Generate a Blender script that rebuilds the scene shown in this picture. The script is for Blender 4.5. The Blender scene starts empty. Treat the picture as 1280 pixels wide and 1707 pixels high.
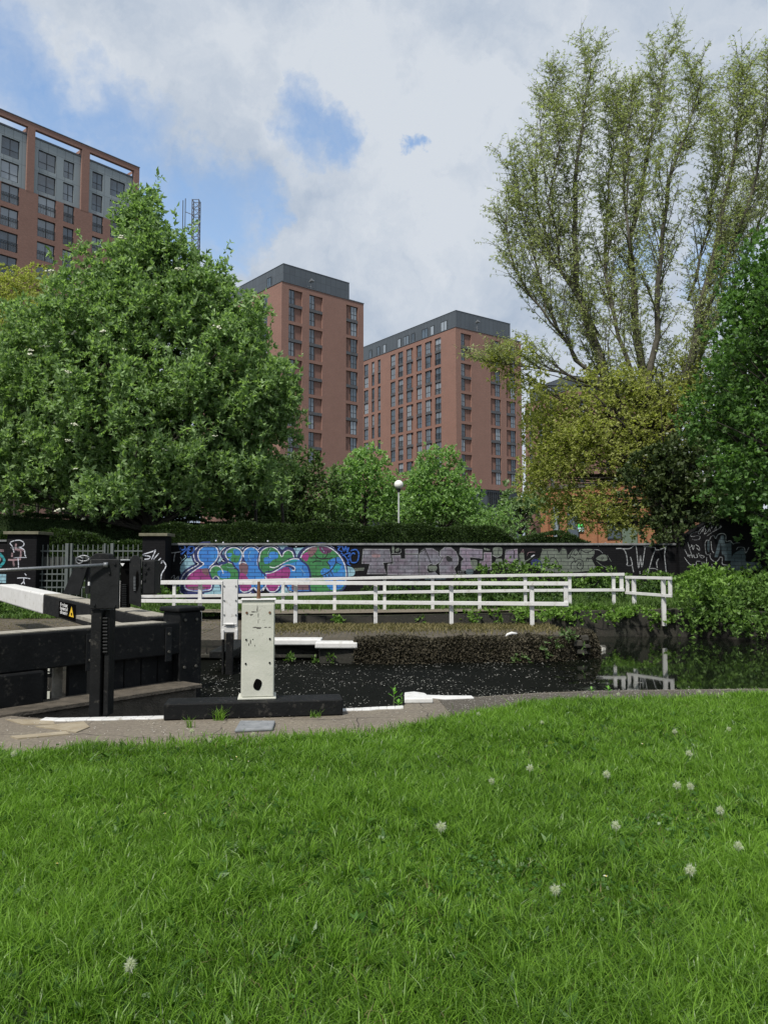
import bpy, math, random
import numpy as np
from mathutils import Vector, Matrix
R = math.radians
C = bpy.context.scene.collection
rnd = random.Random(7)
# ---------------- camera ----------------
F, PITCH, EYE = 1283.0, R(3.66), 1.55
cam_d = bpy.data.cameras.new('camera'); cam = bpy.data.objects.new('camera', cam_d); C.objects.link(cam)
cam.location = (0, 0, EYE); cam.rotation_euler = (R(90) + PITCH, 0, 0)
cam_d.sensor_fit = 'VERTICAL'; cam_d.sensor_height = 36; cam_d.lens = F / 1707 * 36
cam_d.clip_start = 0.05; cam_d.clip_end = 3000
bpy.context.scene.camera = cam
cp_, sp_ = math.cos(PITCH), math.sin(PITCH)
def W(px, py, Y):            # a measured point of the photo at real distance Y
    v = 853.5 - py; k = Y / (F*cp_ - v*sp_)
    return Vector(((px-640)*k, Y, EYE + (F*sp_ + v*cp_)*k))
def G(px, py, z=0.0):        # same, on the level z
    v = 853.5 - py; s = (F*sp_ + v*cp_); k = (z-EYE)/s
    return Vector(((px-640)*k, (F*cp_ - v*sp_)*k, z))
def dirpx(px, py):
    v = 853.5 - py
    return Vector((px-640, F*cp_ - v*sp_, F*sp_ + v*cp_)).normalized()
# ---------------- world ----------------
SUN_EL, SUN_AZ = R(55), R(-150)     # azimuth from +Y, clockwise positive
w = bpy.data.worlds.new('World'); bpy.context.scene.world = w; w.use_nodes = True
nt = w.node_tree; N, L = nt.nodes, nt.links
N.clear()
def wn(t, **k):
    n = N.new(t)
    for a, b in k.items(): setattr(n, a, b)
    return n
out = wn('ShaderNodeOutputWorld'); bg = wn('ShaderNodeBackground'); bg.inputs[1].default_value = 0.10
L.new(bg.outputs[0], out.inputs[0])
sky = wn('ShaderNodeTexSky', sky_type='NISHITA'); sky.sun_disc = False
sky.sun_elevation = SUN_EL; sky.sun_rotation = SUN_AZ; sky.air_density = 1.3; sky.dust_density = 0.6; sky.ozone_density = 2.5
tc = wn('ShaderNodeTexCoord')
def noise(vec, sc, det=6, ro=0.55):
    n = wn('ShaderNodeTexNoise'); n.inputs['Scale'].default_value = sc; n.inputs['Detail'].default_value = det
    n.inputs['Roughness'].default_value = ro; L.new(vec, n.inputs['Vector']); return n
def mth(op, a, b=None, c=None):
    n = wn('ShaderNodeMath', operation=op)
    for i, q in enumerate((a, b, c)):
        if q is None: continue
        if isinstance(q, (int, float)): n.inputs[i].default_value = q
        else: L.new(q, n.inputs[i])
    return n.outputs[0]
n1 = noise(tc.outputs['Generated'], 7.0, 9, 0.62)
sub = wn('ShaderNodeVectorMath', operation='SUBTRACT'); L.new(n1.outputs['Color'], sub.inputs[0]); sub.inputs[1].default_value = (.5, .5, .5)
mul = wn('ShaderNodeVectorMath', operation='SCALE'); L.new(sub.outputs[0], mul.inputs[0]); mul.inputs['Scale'].default_value = 0.20
add = wn('ShaderNodeVectorMath', operation='ADD'); L.new(tc.outputs['Generated'], add.inputs[0]); L.new(mul.outputs[0], add.inputs[1])
BLUE = [(-60, 90, 120), (40, 150, 90), (110, 215, 80), (170, 225, 75), (215, 290, 85), (290, 340, 85), (350, 330, 70), (415, 300, 45), (345, 395, 50),
        (505, 205, 56), (560, 232, 46), (700, 238, 17), (1190, 430, 60), (1040, 440, 45), (-200, 300, 140), (640, -900, 300), (2600, 500, 500)]
fld = None
for (x, y, r) in BLUE:
    d = wn('ShaderNodeVectorMath', operation='DISTANCE'); L.new(add.outputs[0], d.inputs[0]); d.inputs[1].default_value = dirpx(x, y)
    mr = wn('ShaderNodeMapRange', interpolation_type='SMOOTHSTEP'); mr.clamp = True
    L.new(d.outputs['Value'], mr.inputs[0]); rr = r/F
    mr.inputs[1].default_value = rr*0.35; mr.inputs[2].default_value = rr*1.55; mr.inputs[3].default_value = 1; mr.inputs[4].default_value = 0
    fld = mr.outputs[0] if fld is None else mth('MAXIMUM', fld, mr.outputs[0])
n2 = noise(add.outputs[0], 7, 9, 0.62)
fl2 = mth('MULTIPLY', mth('SUBTRACT', mth('ADD', fld, mth('MULTIPLY', mth('SUBTRACT', n2.outputs[0], 0.5), 1.3)), 0.24), 1.1)
fl2 = mth('MULTIPLY', mth('MAXIMUM', fl2, 0.0), mth('MINIMUM', mth('MULTIPLY', fld, 3.0), 1.0))
cl = wn('ShaderNodeMath', operation='MINIMUM'); L.new(fl2, cl.inputs[0]); cl.inputs[1].default_value = 1
# cloud tone: soft grey folds and bright edges
n3 = noise(add.outputs[0], 5.2, 8, 0.58)
ramp = wn('ShaderNodeValToRGB'); L.new(n3.outputs[0], ramp.inputs[0])
e = ramp.color_ramp.elements; e[0].position = .33; e[0].color = (2.5, 3.0, 3.75, 1); e[1].position = .60; e[1].color = (4.0, 4.3, 4.7, 1)
tint = wn('ShaderNodeMix', data_type='RGBA', blend_type='MULTIPLY'); tint.inputs[0].default_value = 1
L.new(sky.outputs[0], tint.inputs[6]); tint.inputs[7].default_value = (1.2, 1.2, 1.2, 1)
mix = wn('ShaderNodeMix', data_type='RGBA'); L.new(cl.outputs[0], mix.inputs[0]); L.new(ramp.outputs[0], mix.inputs[6]); L.new(tint.outputs[2], mix.inputs[7])
L.new(mix.outputs[2], bg.inputs[0])
# ---------------- sun ----------------
sd = bpy.data.lights.new('sun', 'SUN'); sd.energy = 3.0; sd.angle = R(5); sd.color = (1, .95, .87)
so = bpy.data.objects.new('sun', sd); C.objects.link(so)
sv = Vector((math.sin(SUN_AZ)*math.cos(SUN_EL), math.cos(SUN_AZ)*math.cos(SUN_EL), math.sin(SUN_EL)))
so.rotation_euler = sv.to_track_quat('Z', 'Y').to_euler(); so.location = (0, 0, 60)
vs = bpy.context.scene.view_settings; vs.view_transform = 'Standard'; vs.look = 'None'; vs.exposure = 0.72; vs.gamma = 1
bpy.context.scene.render.engine = 'CYCLES'

# ---------------- materials ----------------
def newmat(name):
    m = bpy.data.materials.new(name); m.use_nodes = True
    n = m.node_tree.nodes; b = n['Principled BSDF']; return m, n, m.node_tree.links, b
def ramp2(n, l, fac, c0, c1, p0=.3, p1=.7):
    r = n.new('ShaderNodeValToRGB'); l.new(fac, r.inputs[0]); e = r.color_ramp.elements
    e[0].position = p0; e[0].color = (*c0, 1); e[1].position = p1; e[1].color = (*c1, 1); return r.outputs[0]
def nz(n, l, vec, sc, det=5, ro=.6):
    t = n.new('ShaderNodeTexNoise'); t.inputs['Scale'].default_value = sc; t.inputs['Detail'].default_value = det; t.inputs['Roughness'].default_value = ro
    l.new(vec, t.inputs['Vector']); return t.outputs[0]
def mixc(n, l, fac, a, b, mode='MIX'):
    m = n.new('ShaderNodeMix'); m.data_type = 'RGBA'; m.blend_type = mode
    for i, q in ((0, fac), (6, a), (7, b)):
        if isinstance(q, (int, float)): m.inputs[i].default_value = q
        elif isinstance(q, tuple): m.inputs[i].default_value = (*q, 1)
        else: l.new(q, m.inputs[i])
    return m.outputs[2]
def bump(n, l, b, h, s=.4, d=.02):
    u = n.new('ShaderNodeBump'); u.inputs['Strength'].default_value = s; u.inputs['Distance'].default_value = d
    l.new(h, u.inputs['Height']); l.new(u.outputs[0], b.inputs['Normal'])
def plain(name, c0, c1=None, sc=6, rough=.6, metal=0, bmp=.3, bd=.01, spots=None, spot_sc=14, spot_t=(.62, .68)):
    m, n, l, b = newmat(name); c1 = c1 or c0
    t = n.new('ShaderNodeTexCoord').outputs['Object']
    f = nz(n, l, t, sc); col = ramp2(n, l, f, c0, c1)
    if spots:
        s = nz(n, l, t, spot_sc, 6, .7)
        k = n.new('ShaderNodeMapRange'); l.new(s, k.inputs[0]); k.inputs[1].default_value = spot_t[0]; k.inputs[2].default_value = spot_t[1]
        col = mixc(n, l, k.outputs[0], col, spots)
    l.new(col, b.inputs['Base Color']); b.inputs['Roughness'].default_value = rough; b.inputs['Metallic'].default_value = metal
    if bmp: bump(n, l, b, nz(n, l, t, sc*6, 6, .65), bmp, bd)
    return m
def brick(name, c0, c1, mortar, bw=.225, bh=.075, rough=.85, var=None, ms=.012, bstr=.5):
    m, n, l, b = newmat(name)
    t = n.new('ShaderNodeTexCoord').outputs['Object']
    s = n.new('ShaderNodeSeparateXYZ'); l.new(t, s.inputs[0])
    a = n.new('ShaderNodeMath'); l.new(s.outputs[0], a.inputs[0]); l.new(s.outputs[1], a.inputs[1])
    c = n.new('ShaderNodeCombineXYZ'); l.new(a.outputs[0], c.inputs[0]); l.new(s.outputs[2], c.inputs[1])
    k = n.new('ShaderNodeTexBrick'); l.new(c.outputs[0], k.inputs['Vector'])
    k.inputs['Color1'].default_value = (*c0, 1); k.inputs['Color2'].default_value = (*c1, 1); k.inputs['Mortar'].default_value = (*mortar, 1)
    k.inputs['Scale'].default_value = 1; k.inputs['Brick Width'].default_value = bw; k.inputs['Row Height'].default_value = bh
    k.inputs['Mortar Size'].default_value = ms; k.inputs['Mortar Smooth'].default_value = .1
    f = nz(n, l, t, .35, 5, .7); f2 = nz(n, l, t, 5, 5, .7)
    col = mixc(n, l, f, k.outputs[0], mixc(n, l, 1.0, k.outputs[0], (.72, .70, .70), 'MULTIPLY'))
    col = mixc(n, l, f2, col, mixc(n, l, 1.0, col, (.62, .62, .65), 'MULTIPLY'))
    l.new(col, b.inputs['Base Color']); b.inputs['Roughness'].default_value = rough
    bump(n, l, b, k.outputs['Fac'], -bstr, .01)
    return m
def leafmat(name, c0, c1, trans=.35, rough=.45, var=.5, big=1.2):
    m, n, l, b = newmat(name)
    g = n.new('ShaderNodeNewGeometry'); t = n.new('ShaderNodeTexCoord').outputs['Object']
    f = nz(n, l, t, big, 3, .5)
    a = n.new('ShaderNodeMath'); a.operation = 'MULTIPLY'; l.new(g.outputs['Random Per Island'], a.inputs[0]); a.inputs[1].default_value = var
    d = n.new('ShaderNodeMath'); d.operation = 'MULTIPLY_ADD'; l.new(f, d.inputs[0]); d.inputs[1].default_value = 1-var+.25; l.new(a.outputs[0], d.inputs[2])
    col = ramp2(n, l, d.outputs[0], c0, c1, .25, .85)
    l.new(col, b.inputs['Base Color']); b.inputs['Roughness'].default_value = rough; b.inputs['Specular IOR Level'].default_value = .3
    tr = n.new('ShaderNodeBsdfTranslucent'); l.new(mixc(n, l, 1.0, col, (1.2, 1.35, .6), 'MULTIPLY'), tr.inputs[0])
    mx = n.new('ShaderNodeMixShader'); mx.inputs[0].default_value = trans
    l.new(b.outputs[0], mx.inputs[1]); l.new(tr.outputs[0], mx.inputs[2]); l.new(mx.outputs[0], n['Material Output'].inputs[0])
    return m
M = {}
LOWSPEC = []
M['white'] = plain('white_paint', (.52, .52, .51), (.62, .62, .61), 3, .55, spots=(.30, .28, .22), spot_sc=8, spot_t=(.56, .74))
M['old_white'] = plain('old_white_paint', (.42, .43, .37), (.51, .51, .45), 4, .6, spots=(.17, .13, .09), spot_sc=9, spot_t=(.65, .70))
M['black'] = plain('black_paint', (.004, .0045, .005), (.010, .0105, .011), 5, .62, bmp=.5, spots=(.055, .052, .045), spot_sc=13, spot_t=(.57, .74))
M['black_metal'] = plain('black_metal', (.008, .0085, .009), (.018, .019, .020), 7, .55, 0, spots=(.06, .05, .04), spot_sc=22, spot_t=(.66, .74))
M['weathered'] = plain('weathered_timber', (.17, .155, .125), (.34, .32, .27), 9, .85, bmp=.6)
M['wet_timber'] = plain('wet_timber', (.05, .042, .03), (.12, .10, .075), 7, .75, bmp=.9, bd=.03)
M['rust'] = plain('rust', (.10, .045, .02), (.17, .09, .05), 20, .8, .3)
M['steel'] = plain('grey_steel', (.16, .17, .18), (.24, .25, .26), 9, .45, .6)
M['hole'] = plain('dark_hole', (.004, .004, .004), rough=.9, bmp=0)
M['grey_rail'] = plain('grey_railing_metal', (.075, .09, .088), (.11, .125, .12), 6, .6)
M['coping_dark'] = plain('dark_coping', (.05, .05, .045), (.11, .105, .09), 5, .85)
M['coping_stone'] = plain('pier_cap_stone', (.10, .095, .06), (.18, .17, .12), 7, .9)
M['stone_path'] = None
M['bark'] = plain('bark', (.05, .046, .036), (.12, .11, .085), 8, .9, bmp=.8, bd=.03)
M['bark_dark'] = plain('dark_bark', (.022, .019, .015), (.05, .043, .034), 8, .9, bmp=.8, bd=.03)
M['lampglobe'] = plain('opal_globe', (.80, .79, .76), rough=.3, bmp=0)
M['lamppost'] = plain('lamp_post_grey', (.20, .22, .21), (.27, .29, .28), 6, .5)
M['glass'] = None
def glass(name, col, rough=.05):
    m, n, l, b = newmat(name); t = n.new('ShaderNodeTexCoord').outputs['Object']
    oi = n.new('ShaderNodeObjectInfo'); f = nz(n, l, t, .45, 2, .5); c_ = ramp2(n, l, f, col, tuple(min(1, q*2.4+.01) for q in col), .4, .62)
    l.new(mixc(n, l, ramp2(n, l, oi.outputs['Random'], (0, 0, 0), (1, 1, 1), .35, .95), c_, (.24, .28, .32)), b.inputs['Base Color'])
    b.inputs['Roughness'].default_value = rough; b.inputs['Specular IOR Level'].default_value = .9; b.inputs['IOR'].default_value = 1.6; return m
M['glass'] = glass('window_glass', (.02, .035, .05))
M['frame'] = plain('dark_window_frame', (.025, .028, .032), rough=.5, bmp=0)
M['spandrel'] = plain('grey_spandrel_panel', (.060, .062, .068), (.085, .088, .095), 2, .55, bmp=0)
M['redbrick'] = brick('red_brown_brick', (.40, .215, .165), (.325, .172, .13), (.24, .16, .13))
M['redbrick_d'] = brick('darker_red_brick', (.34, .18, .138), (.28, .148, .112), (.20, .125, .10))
M['orangebrick'] = brick('orange_brick', (.46, .17, .07), (.36, .125, .05), (.35, .22, .13))
def cladding(name, c, w=1.1):
    m, n, l, b = newmat(name)
    t = n.new('ShaderNodeTexCoord').outputs['Object']; s = n.new('ShaderNodeSeparateXYZ'); l.new(t, s.inputs[0])
    a = n.new('ShaderNodeMath'); l.new(s.outputs[0], a.inputs[0]); l.new(s.outputs[1], a.inputs[1])
    cc = n.new('ShaderNodeCombineXYZ'); l.new(a.outputs[0], cc.inputs[0]); l.new(s.outputs[2], cc.inputs[1])
    k = n.new('ShaderNodeTexBrick'); l.new(cc.outputs[0], k.inputs['Vector']); k.offset = 0
    k.inputs['Color1'].default_value = (*c, 1); k.inputs['Color2'].default_value = (*[q*.88 for q in c], 1); k.inputs['Mortar'].default_value = (*[q*.5 for q in c], 1)
    k.inputs['Scale'].default_value = 1; k.inputs['Brick Width'].default_value = w; k.inputs['Row Height'].default_value = 3.0; k.inputs['Mortar Size'].default_value = .03
    l.new(k.outputs[0], b.inputs['Base Color']); b.inputs['Roughness'].default_value = .45; return m
M['clad_dark'] = cladding('dark_grey_cladding', (.070, .085, .10))
M['clad_light'] = cladding('light_grey_cladding', (.24, .28, .30))
M['wall_black'] = brick('black_painted_brick', (.007, .007, .009), (.011, .011, .013), (.005, .005, .006), bstr=.8, rough=.75)
def paint(name, c, c2=None, fade=0.0):
    m, n, l, b = newmat('paint_'+name)
    t = n.new('ShaderNodeTexCoord').outputs['Object']
    s = n.new('ShaderNodeSeparateXYZ'); l.new(t, s.inputs[0])
    cc = n.new('ShaderNodeCombineXYZ'); l.new(s.outputs[0], cc.inputs[0]); l.new(s.outputs[2], cc.inputs[1])
    k = n.new('ShaderNodeTexBrick'); l.new(cc.outputs[0], k.inputs['Vector'])
    k.inputs['Color1'].default_value = (1, 1, 1, 1); k.inputs['Color2'].default_value = (.82, .82, .82, 1); k.inputs['Mortar'].default_value = (.22, .22, .25, 1)
    k.inputs['Scale'].default_value = 1; k.inputs['Brick Width'].default_value = .44; k.inputs['Row Height'].default_value = .118
    k.inputs['Mortar Size'].default_value = .011
    f = nz(n, l, t, 3.2, 5, .65)
    col = mixc(n, l, 1.0, ramp2(n, l, f, c, c2 or tuple(q*.75 for q in c), .38, .62), (.9, .9, .9), 'MULTIPLY')
    col = mixc(n, l, 1.0, col, k.outputs[0], 'MULTIPLY')
    if fade:
        f2 = nz(n, l, t, 9, 6, .75); r = n.new('ShaderNodeMapRange'); l.new(f2, r.inputs[0]); r.inputs[1].default_value = .35; r.inputs[2].default_value = .65
        mm = n.new('ShaderNodeMath'); mm.operation = 'MULTIPLY'; l.new(r.outputs[0], mm.inputs[0]); mm.inputs[1].default_value = fade
        col = mixc(n, l, mm.outputs[0], col, (.014, .014, .016))
    l.new(col, b.inputs['Base Color']); b.inputs['Roughness'].default_value = .6
    return m
for k_ in ('black', 'black_metal', 'wall_black', 'coping_dark'): M[k_].node_tree.nodes['Principled BSDF'].inputs['Specular IOR Level'].default_value = .16
M['hole'].node_tree.nodes['Principled BSDF'].inputs['Specular IOR Level'].default_value = 0
P = dict(blue=paint('blue', (.03, .17, .55), (.04, .24, .62)), sky=paint('pale_blue', (.26, .48, .60), (.36, .60, .70), .25), navy=paint('navy', (.012, .02, .10), (.02, .03, .16)),
         green=paint('green', (.03, .17, .06), (.05, .24, .07)), magenta=paint('magenta', (.33, .04, .22), (.26, .03, .17)), mauve=paint('mauve', (.16, .09, .12), (.20, .10, .11)),
         white=paint('white', (.70, .72, .78), (.58, .60, .68)), black=paint('black', (.008, .008, .01)), silver=paint('silver_grey', (.25, .25, .30), (.20, .16, .21), .55),
         pinkgrey=paint('pink_grey', (.32, .22, .30), (.25, .22, .29), .5), sage=paint('sage_grey', (.19, .22, .18), (.15, .18, .14), .4), dimblue=paint('dim_blue_grey', (.10, .14, .16), (.07, .11, .13), .4),
         chalk=paint('chalk_white', (.42, .43, .44), (.30, .31, .32), .3), cobalt=paint('cobalt', (.02, .12, .50), (.02, .10, .42)), teal=paint('teal', (.02, .32, .36)), rose=paint('dusty_rose', (.34, .22, .24)),
         violet=paint('violet', (.13, .03, .10), (.10, .03, .09)))

# ---------------- mesh helpers ----------------
class MB:
    def __init__(s): s.v, s.f, s.m, s.mats = [], [], [], []
    def mi(s, m):
        if m not in s.mats: s.mats.append(m)
        return s.mats.index(m)
    def poly(s, pts, m=None):
        i = len(s.v); s.v += [tuple(p) for p in pts]; s.f.append(tuple(range(i, i+len(pts)))); s.m.append(s.mi(m) if m else 0); return s
    def hexa(s, p, m=None):   # 8 points: bottom 4 ccw, top 4 ccw
        i = len(s.v); s.v += [tuple(q) for q in p]; k = s.mi(m) if m else 0
        for f in ((3, 2, 1, 0), (4, 5, 6, 7), (0, 1, 5, 4), (1, 2, 6, 5), (2, 3, 7, 6), (3, 0, 4, 7)):
            s.f.append(tuple(i+q for q in f)); s.m.append(k)
        return s
    def box(s, x0, x1, y0, y1, z0, z1, m=None):
        x0, x1 = sorted((x0, x1)); y0, y1 = sorted((y0, y1)); z0, z1 = sorted((z0, z1))
        return s.hexa([(x0, y0, z0), (x1, y0, z0), (x1, y1, z0), (x0, y1, z0), (x0, y0, z1), (x1, y0, z1), (x1, y1, z1), (x0, y1, z1)], m)
    def bar(s, a, b, wd, hd, m=None):   # beam from a to b, width wd (horizontal), height hd
        a, b = Vector(a), Vector(b); d = (b-a).normalized()
        up = Vector((0, 0, 1)) if abs(d.z) < .95 else Vector((0, 1, 0))
        sd_ = d.cross(up).normalized()*wd/2; up = sd_.cross(d).normalized()*hd/2
        return s.hexa([a-sd_-up, a+sd_-up, b+sd_-up, b-sd_-up, a-sd_+up, a+sd_+up, b+sd_+up, b-sd_+up], m)
    def tube(s, pts, rad, n=8, m=None, cap=True):
        k = s.mi(m) if m else 0; base = len(s.v); pts = [Vector(p) for p in pts]
        rad = rad if isinstance(rad, (list, tuple)) else [rad]*len(pts)
        for i, p in enumerate(pts):
            d = (pts[min(i+1, len(pts)-1)]-pts[max(i-1, 0)]).normalized()
            u = d.cross(Vector((0.13, .91, .4))).normalized(); v = d.cross(u)
            for j in range(n):
                a = 2*math.pi*j/n; s.v.append(tuple(p+(u*math.cos(a)+v*math.sin(a))*rad[i]))
        for i in range(len(pts)-1):
            for j in range(n):
                a = base+i*n+j; b = base+i*n+(j+1) % n; s.f.append((a, b, b+n, a+n)); s.m.append(k)
        if cap:
            s.f.append(tuple(base+j for j in reversed(range(n)))); s.m.append(k)
            s.f.append(tuple(base+(len(pts)-1)*n+j for j in range(n))); s.m.append(k)
        return s
    def disc(s, c, ax, r, h, n=12, m=None):
        c, ax = Vector(c), Vector(ax).normalized(); return s.tube([c, c+ax*h], r, n, m)
    def prism(s, pts, d, m=None):   # planar outline extruded by vector d
        pts = [Vector(p) for p in pts]; d = Vector(d); n = len(pts); i = len(s.v); k = s.mi(m) if m else 0
        s.v += [tuple(p) for p in pts]+[tuple(p+d) for p in pts]
        s.f.append(tuple(range(i, i+n))); s.f.append(tuple(reversed(range(i+n, i+2*n)))); s.m += [k, k]
        for j in range(n): s.f.append((i+j, i+n+j, i+n+(j+1) % n, i+(j+1) % n)); s.m.append(k)
        return s
    def build(s, name, mat=None, parent=None, bevel=0, smooth=False, inv=None):
        me = bpy.data.meshes.new(name)
        vs_ = s.v if inv is None else [tuple(inv @ Vector(q)) for q in s.v]
        me.from_pydata(vs_, [], s.f)
        for m in (s.mats or [mat]): me.materials.append(m)
        me.polygons.foreach_set('material_index', s.m)
        if smooth: me.polygons.foreach_set('use_smooth', [True]*len(s.f))
        me.update()
        import bmesh
        bm = bmesh.new(); bm.from_mesh(me); bmesh.ops.recalc_face_normals(bm, faces=bm.faces); bm.to_mesh(me); bm.free()
        o = bpy.data.objects.new(name, me); C.objects.link(o)
        if parent is not None: o.parent = parent
        if bevel:
            b = o.modifiers.new('bevel', 'BEVEL'); b.width = bevel; b.segments = 2; b.limit_method = 'ANGLE'
        return o
def npmesh(name, verts, faces, mat, parent=None, smooth=False):
    verts = np.asarray(verts, np.float32); faces = np.asarray(faces, np.int32); k = faces.shape[1]
    me = bpy.data.meshes.new(name); me.vertices.add(len(verts)); me.vertices.foreach_set('co', verts.ravel())
    me.loops.add(faces.size); me.loops.foreach_set('vertex_index', faces.ravel())
    me.polygons.add(len(faces)); me.polygons.foreach_set('loop_start', np.arange(0, faces.size, k, dtype=np.int32))
    if smooth: me.polygons.foreach_set('use_smooth', [True]*len(faces))
    me.materials.append(mat); me.update(calc_edges=True)
    o = bpy.data.objects.new(name, me); C.objects.link(o)
    if parent is not None: o.parent = parent
    return o
def tag(o, label=None, cat=None, group=None, kind=None):
    if label: o['label'] = label
    if cat: o['category'] = cat
    if group: o['group'] = group
    if kind: o['kind'] = kind
    return o
def thing(name, loc, label, cat, group=None, rz=0):
    o = bpy.data.objects.new(name, None); C.objects.link(o); o.location = loc; o.rotation_euler = (0, 0, rz); o.empty_display_size = .2
    return tag(o, label, cat, group)
def invof(o):   # children are built in world coordinates, then brought into their thing's frame
    return (Matrix.Translation(o.location) @ o.rotation_euler.to_matrix().to_4x4()).inverted()
def put(mb, name, mat, root, bevel=0, smooth=False, parent=None):
    o = mb.build(name, mat, parent or root, bevel, smooth, invof(root)); return o

# ---------------- leaves ----------------
rg = np.random.default_rng(11)
def unit(a): return a/np.maximum(np.linalg.norm(a, axis=1, keepdims=True), 1e-9)
def leaf_geo(c, d, ln, wd, fold=.25):
    n = len(c); r = unit(rg.normal(size=(n, 3))); s = unit(np.cross(d, r)); nn = np.cross(s, d)
    q_ = .45+.95*rg.random((n, 1)); ln = ln*q_; wd = wd*q_*(.75+.5*rg.random((n, 1)))
    v = np.empty((n, 4, 3)); v[:, 0] = c; mid = c+d*ln*.45
    v[:, 1] = mid+s*wd*.5+nn*wd*fold; v[:, 2] = c+d*ln-nn*ln*.12; v[:, 3] = mid-s*wd*.5+nn*wd*fold
    return v.reshape(-1, 3), np.arange(n*4).reshape(-1, 4)
def clumps_of(blobs, per=1.0, cr=.75, lo=.72, hi=1.02, minz=-9):
    cs, ds = [], []
    for (c, r, k) in blobs:
        n = max(3, int(k*per)); d = unit(rg.normal(size=(n, 3))); d[:, 2] = np.where(d[:, 2] < -.6, -d[:, 2]*.3, d[:, 2]); d = unit(d)
        q = lo+(hi-lo)*rg.random((n, 1))
        cs.append(np.array(c)+d*np.array(r)*q); ds.append(d)
    return np.vstack(cs), np.vstack(ds)
def rosettes(cs, ds, per, cr, k, ln, wd, up=.35, spread=.9):
    n = len(cs); c = np.repeat(cs, per, 0); o = np.repeat(ds, per, 0)
    p = unit(rg.normal(size=(n*per, 3))+o*.6+np.array([0, 0, .35]))
    rad = cr*np.repeat(.6+.8*rg.random((n, 1)), per, 0)
    q = c+p*rad*(.55+.5*rg.random((n*per, 1))); ax = unit(p+o*.4+np.array([0, 0, up]))
    qq = np.repeat(q, k, 0); aa = np.repeat(ax, k, 0)
    dd = unit(aa*.55+rg.normal(size=aa.shape)*.55*spread)
    return leaf_geo(qq, dd, ln, wd)
def blobs_px(lst, D, dens):
    out_ = []
    for b in lst:
        x, y, rx, ry = b[:4]; dd = D+(b[4] if len(b) > 4 else 0)
        s = dd/F; c = W(x, y, dd); r = (rx*s, max(rx, ry)*s*.85, ry*s); area = (r[0]*r[1]*r[2])**(2/3)*12
        out_.append((tuple(c), r, area*dens))
    return out_
def branch_pts(a, b, sag=0.15, n=5):
    a, b = Vector(a), Vector(b); L_ = (b-a).length; off = Vector((rnd.uniform(-1, 1), rnd.uniform(-1, 1), rnd.uniform(-.4, .2)))*L_*sag
    return [a.lerp(b, t)+off*math.sin(math.pi*t) for t in [i/(n-1) for i in range(n)]]
def tree(name, label, cat, base, top, blobs, leaf, lmat, bmat, cr=.7, per=9, k=7, trunk_r=.2, group=None, nbr=40, flowers=None, clump_lo=.7):
    root = thing(name, base, label, cat, group); inv = np.array(invof(root).translation)
    cs, ds = clumps_of(blobs, 1, lo=clump_lo)
    v, f = rosettes(cs, ds, per, cr, k, leaf[0], leaf[1])
    cs2, ds2 = clumps_of([(c, tuple(q*.62 for q in r), n*.55) for c, r, n in blobs], 1, lo=.3)
    v2, f2 = rosettes(cs2, ds2, per, cr*1.2, k, leaf[0]*1.1, leaf[1]*1.2)
    npmesh('crown', np.vstack([v, v2])+inv, np.vstack([f, f2+len(v)]), lmat, root)
    mb = MB(); base = Vector(base); top = Vector(top); tp = branch_pts(base, top, .03, 7)
    mb.tube(tp, [trunk_r*(1-.75*i/6) for i in range(7)], 8)
    idx = rg.permutation(len(cs))[:nbr]
    for i in idx:
        e = Vector(cs[i]); t = min(.95, max(.12, (e.z-base.z)/(top.z-base.z+.01)*.75)); st = tp[min(6, int(t*6))]
        mb.tube(branch_pts(st, e, .12, 5), [trunk_r*.3, trunk_r*.22, trunk_r*.15, trunk_r*.09, trunk_r*.03], 5, cap=False)
    put(mb, 'trunk', bmat, root, smooth=True)
    return root, cs, ds
# ================= SETTING =================
def ngon(name, pts, z, depth, mat, kind='structure', label=None):
    mb = MB(); mb.prism([(p[0], p[1], z) for p in pts], (0, 0, -depth)); o = mb.build(name, mat); tag(o, kind=kind); return o
def stone(name, c0, c1, c2, scale=(1.3, .8), joint=(.03, .028, .02), dist=.35, jm=.02, spots=(.34, .33, .30)):
    m, n, l, b = newmat(name); t = n.new('ShaderNodeTexCoord').outputs['Object']
    wv = n.new('ShaderNodeTexNoise'); l.new(t, wv.inputs[0]); wv.inputs['Scale'].default_value = 1.4
    ad = n.new('ShaderNodeVectorMath'); ad.operation = 'MULTIPLY_ADD'; l.new(wv.outputs['Color'], ad.inputs[0]); ad.inputs[1].default_value = (dist,)*3; l.new(t, ad.inputs[2])
    k = n.new('ShaderNodeTexBrick'); l.new(ad.outputs[0], k.inputs['Vector']); k.inputs['Scale'].default_value = 1
    k.inputs['Brick Width'].default_value = scale[0]; k.inputs['Row Height'].default_value = scale[1]; k.inputs['Mortar Size'].default_value = jm
    k.inputs['Color1'].default_value = (*c0, 1); k.inputs['Color2'].default_value = (*c1, 1); k.inputs['Mortar'].default_value = (*joint, 1)
    f = nz(n, l, t, 1.3, 7, .7); f2 = nz(n, l, t, 26, 5, .75)
    col = mixc(n, l, ramp2(n, l, f, (0, 0, 0), (1, 1, 1), .45, .62), k.outputs[0], c2)
    col = mixc(n, l, .6, col, ramp2(n, l, f2, (.25, .25, .25), (1.1, 1.1, 1.1), .32, .6), 'MULTIPLY')
    sp = nz(n, l, t, 48, 3, .6); r = n.new('ShaderNodeMapRange'); l.new(sp, r.inputs[0]); r.inputs[1].default_value = .70; r.inputs[2].default_value = .73
    col = mixc(n, l, r.outputs[0], col, spots)
    l.new(col, b.inputs['Base Color']); b.inputs['Roughness'].default_value = .9; bump(n, l, b, f2, .6, .015); return m
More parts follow.
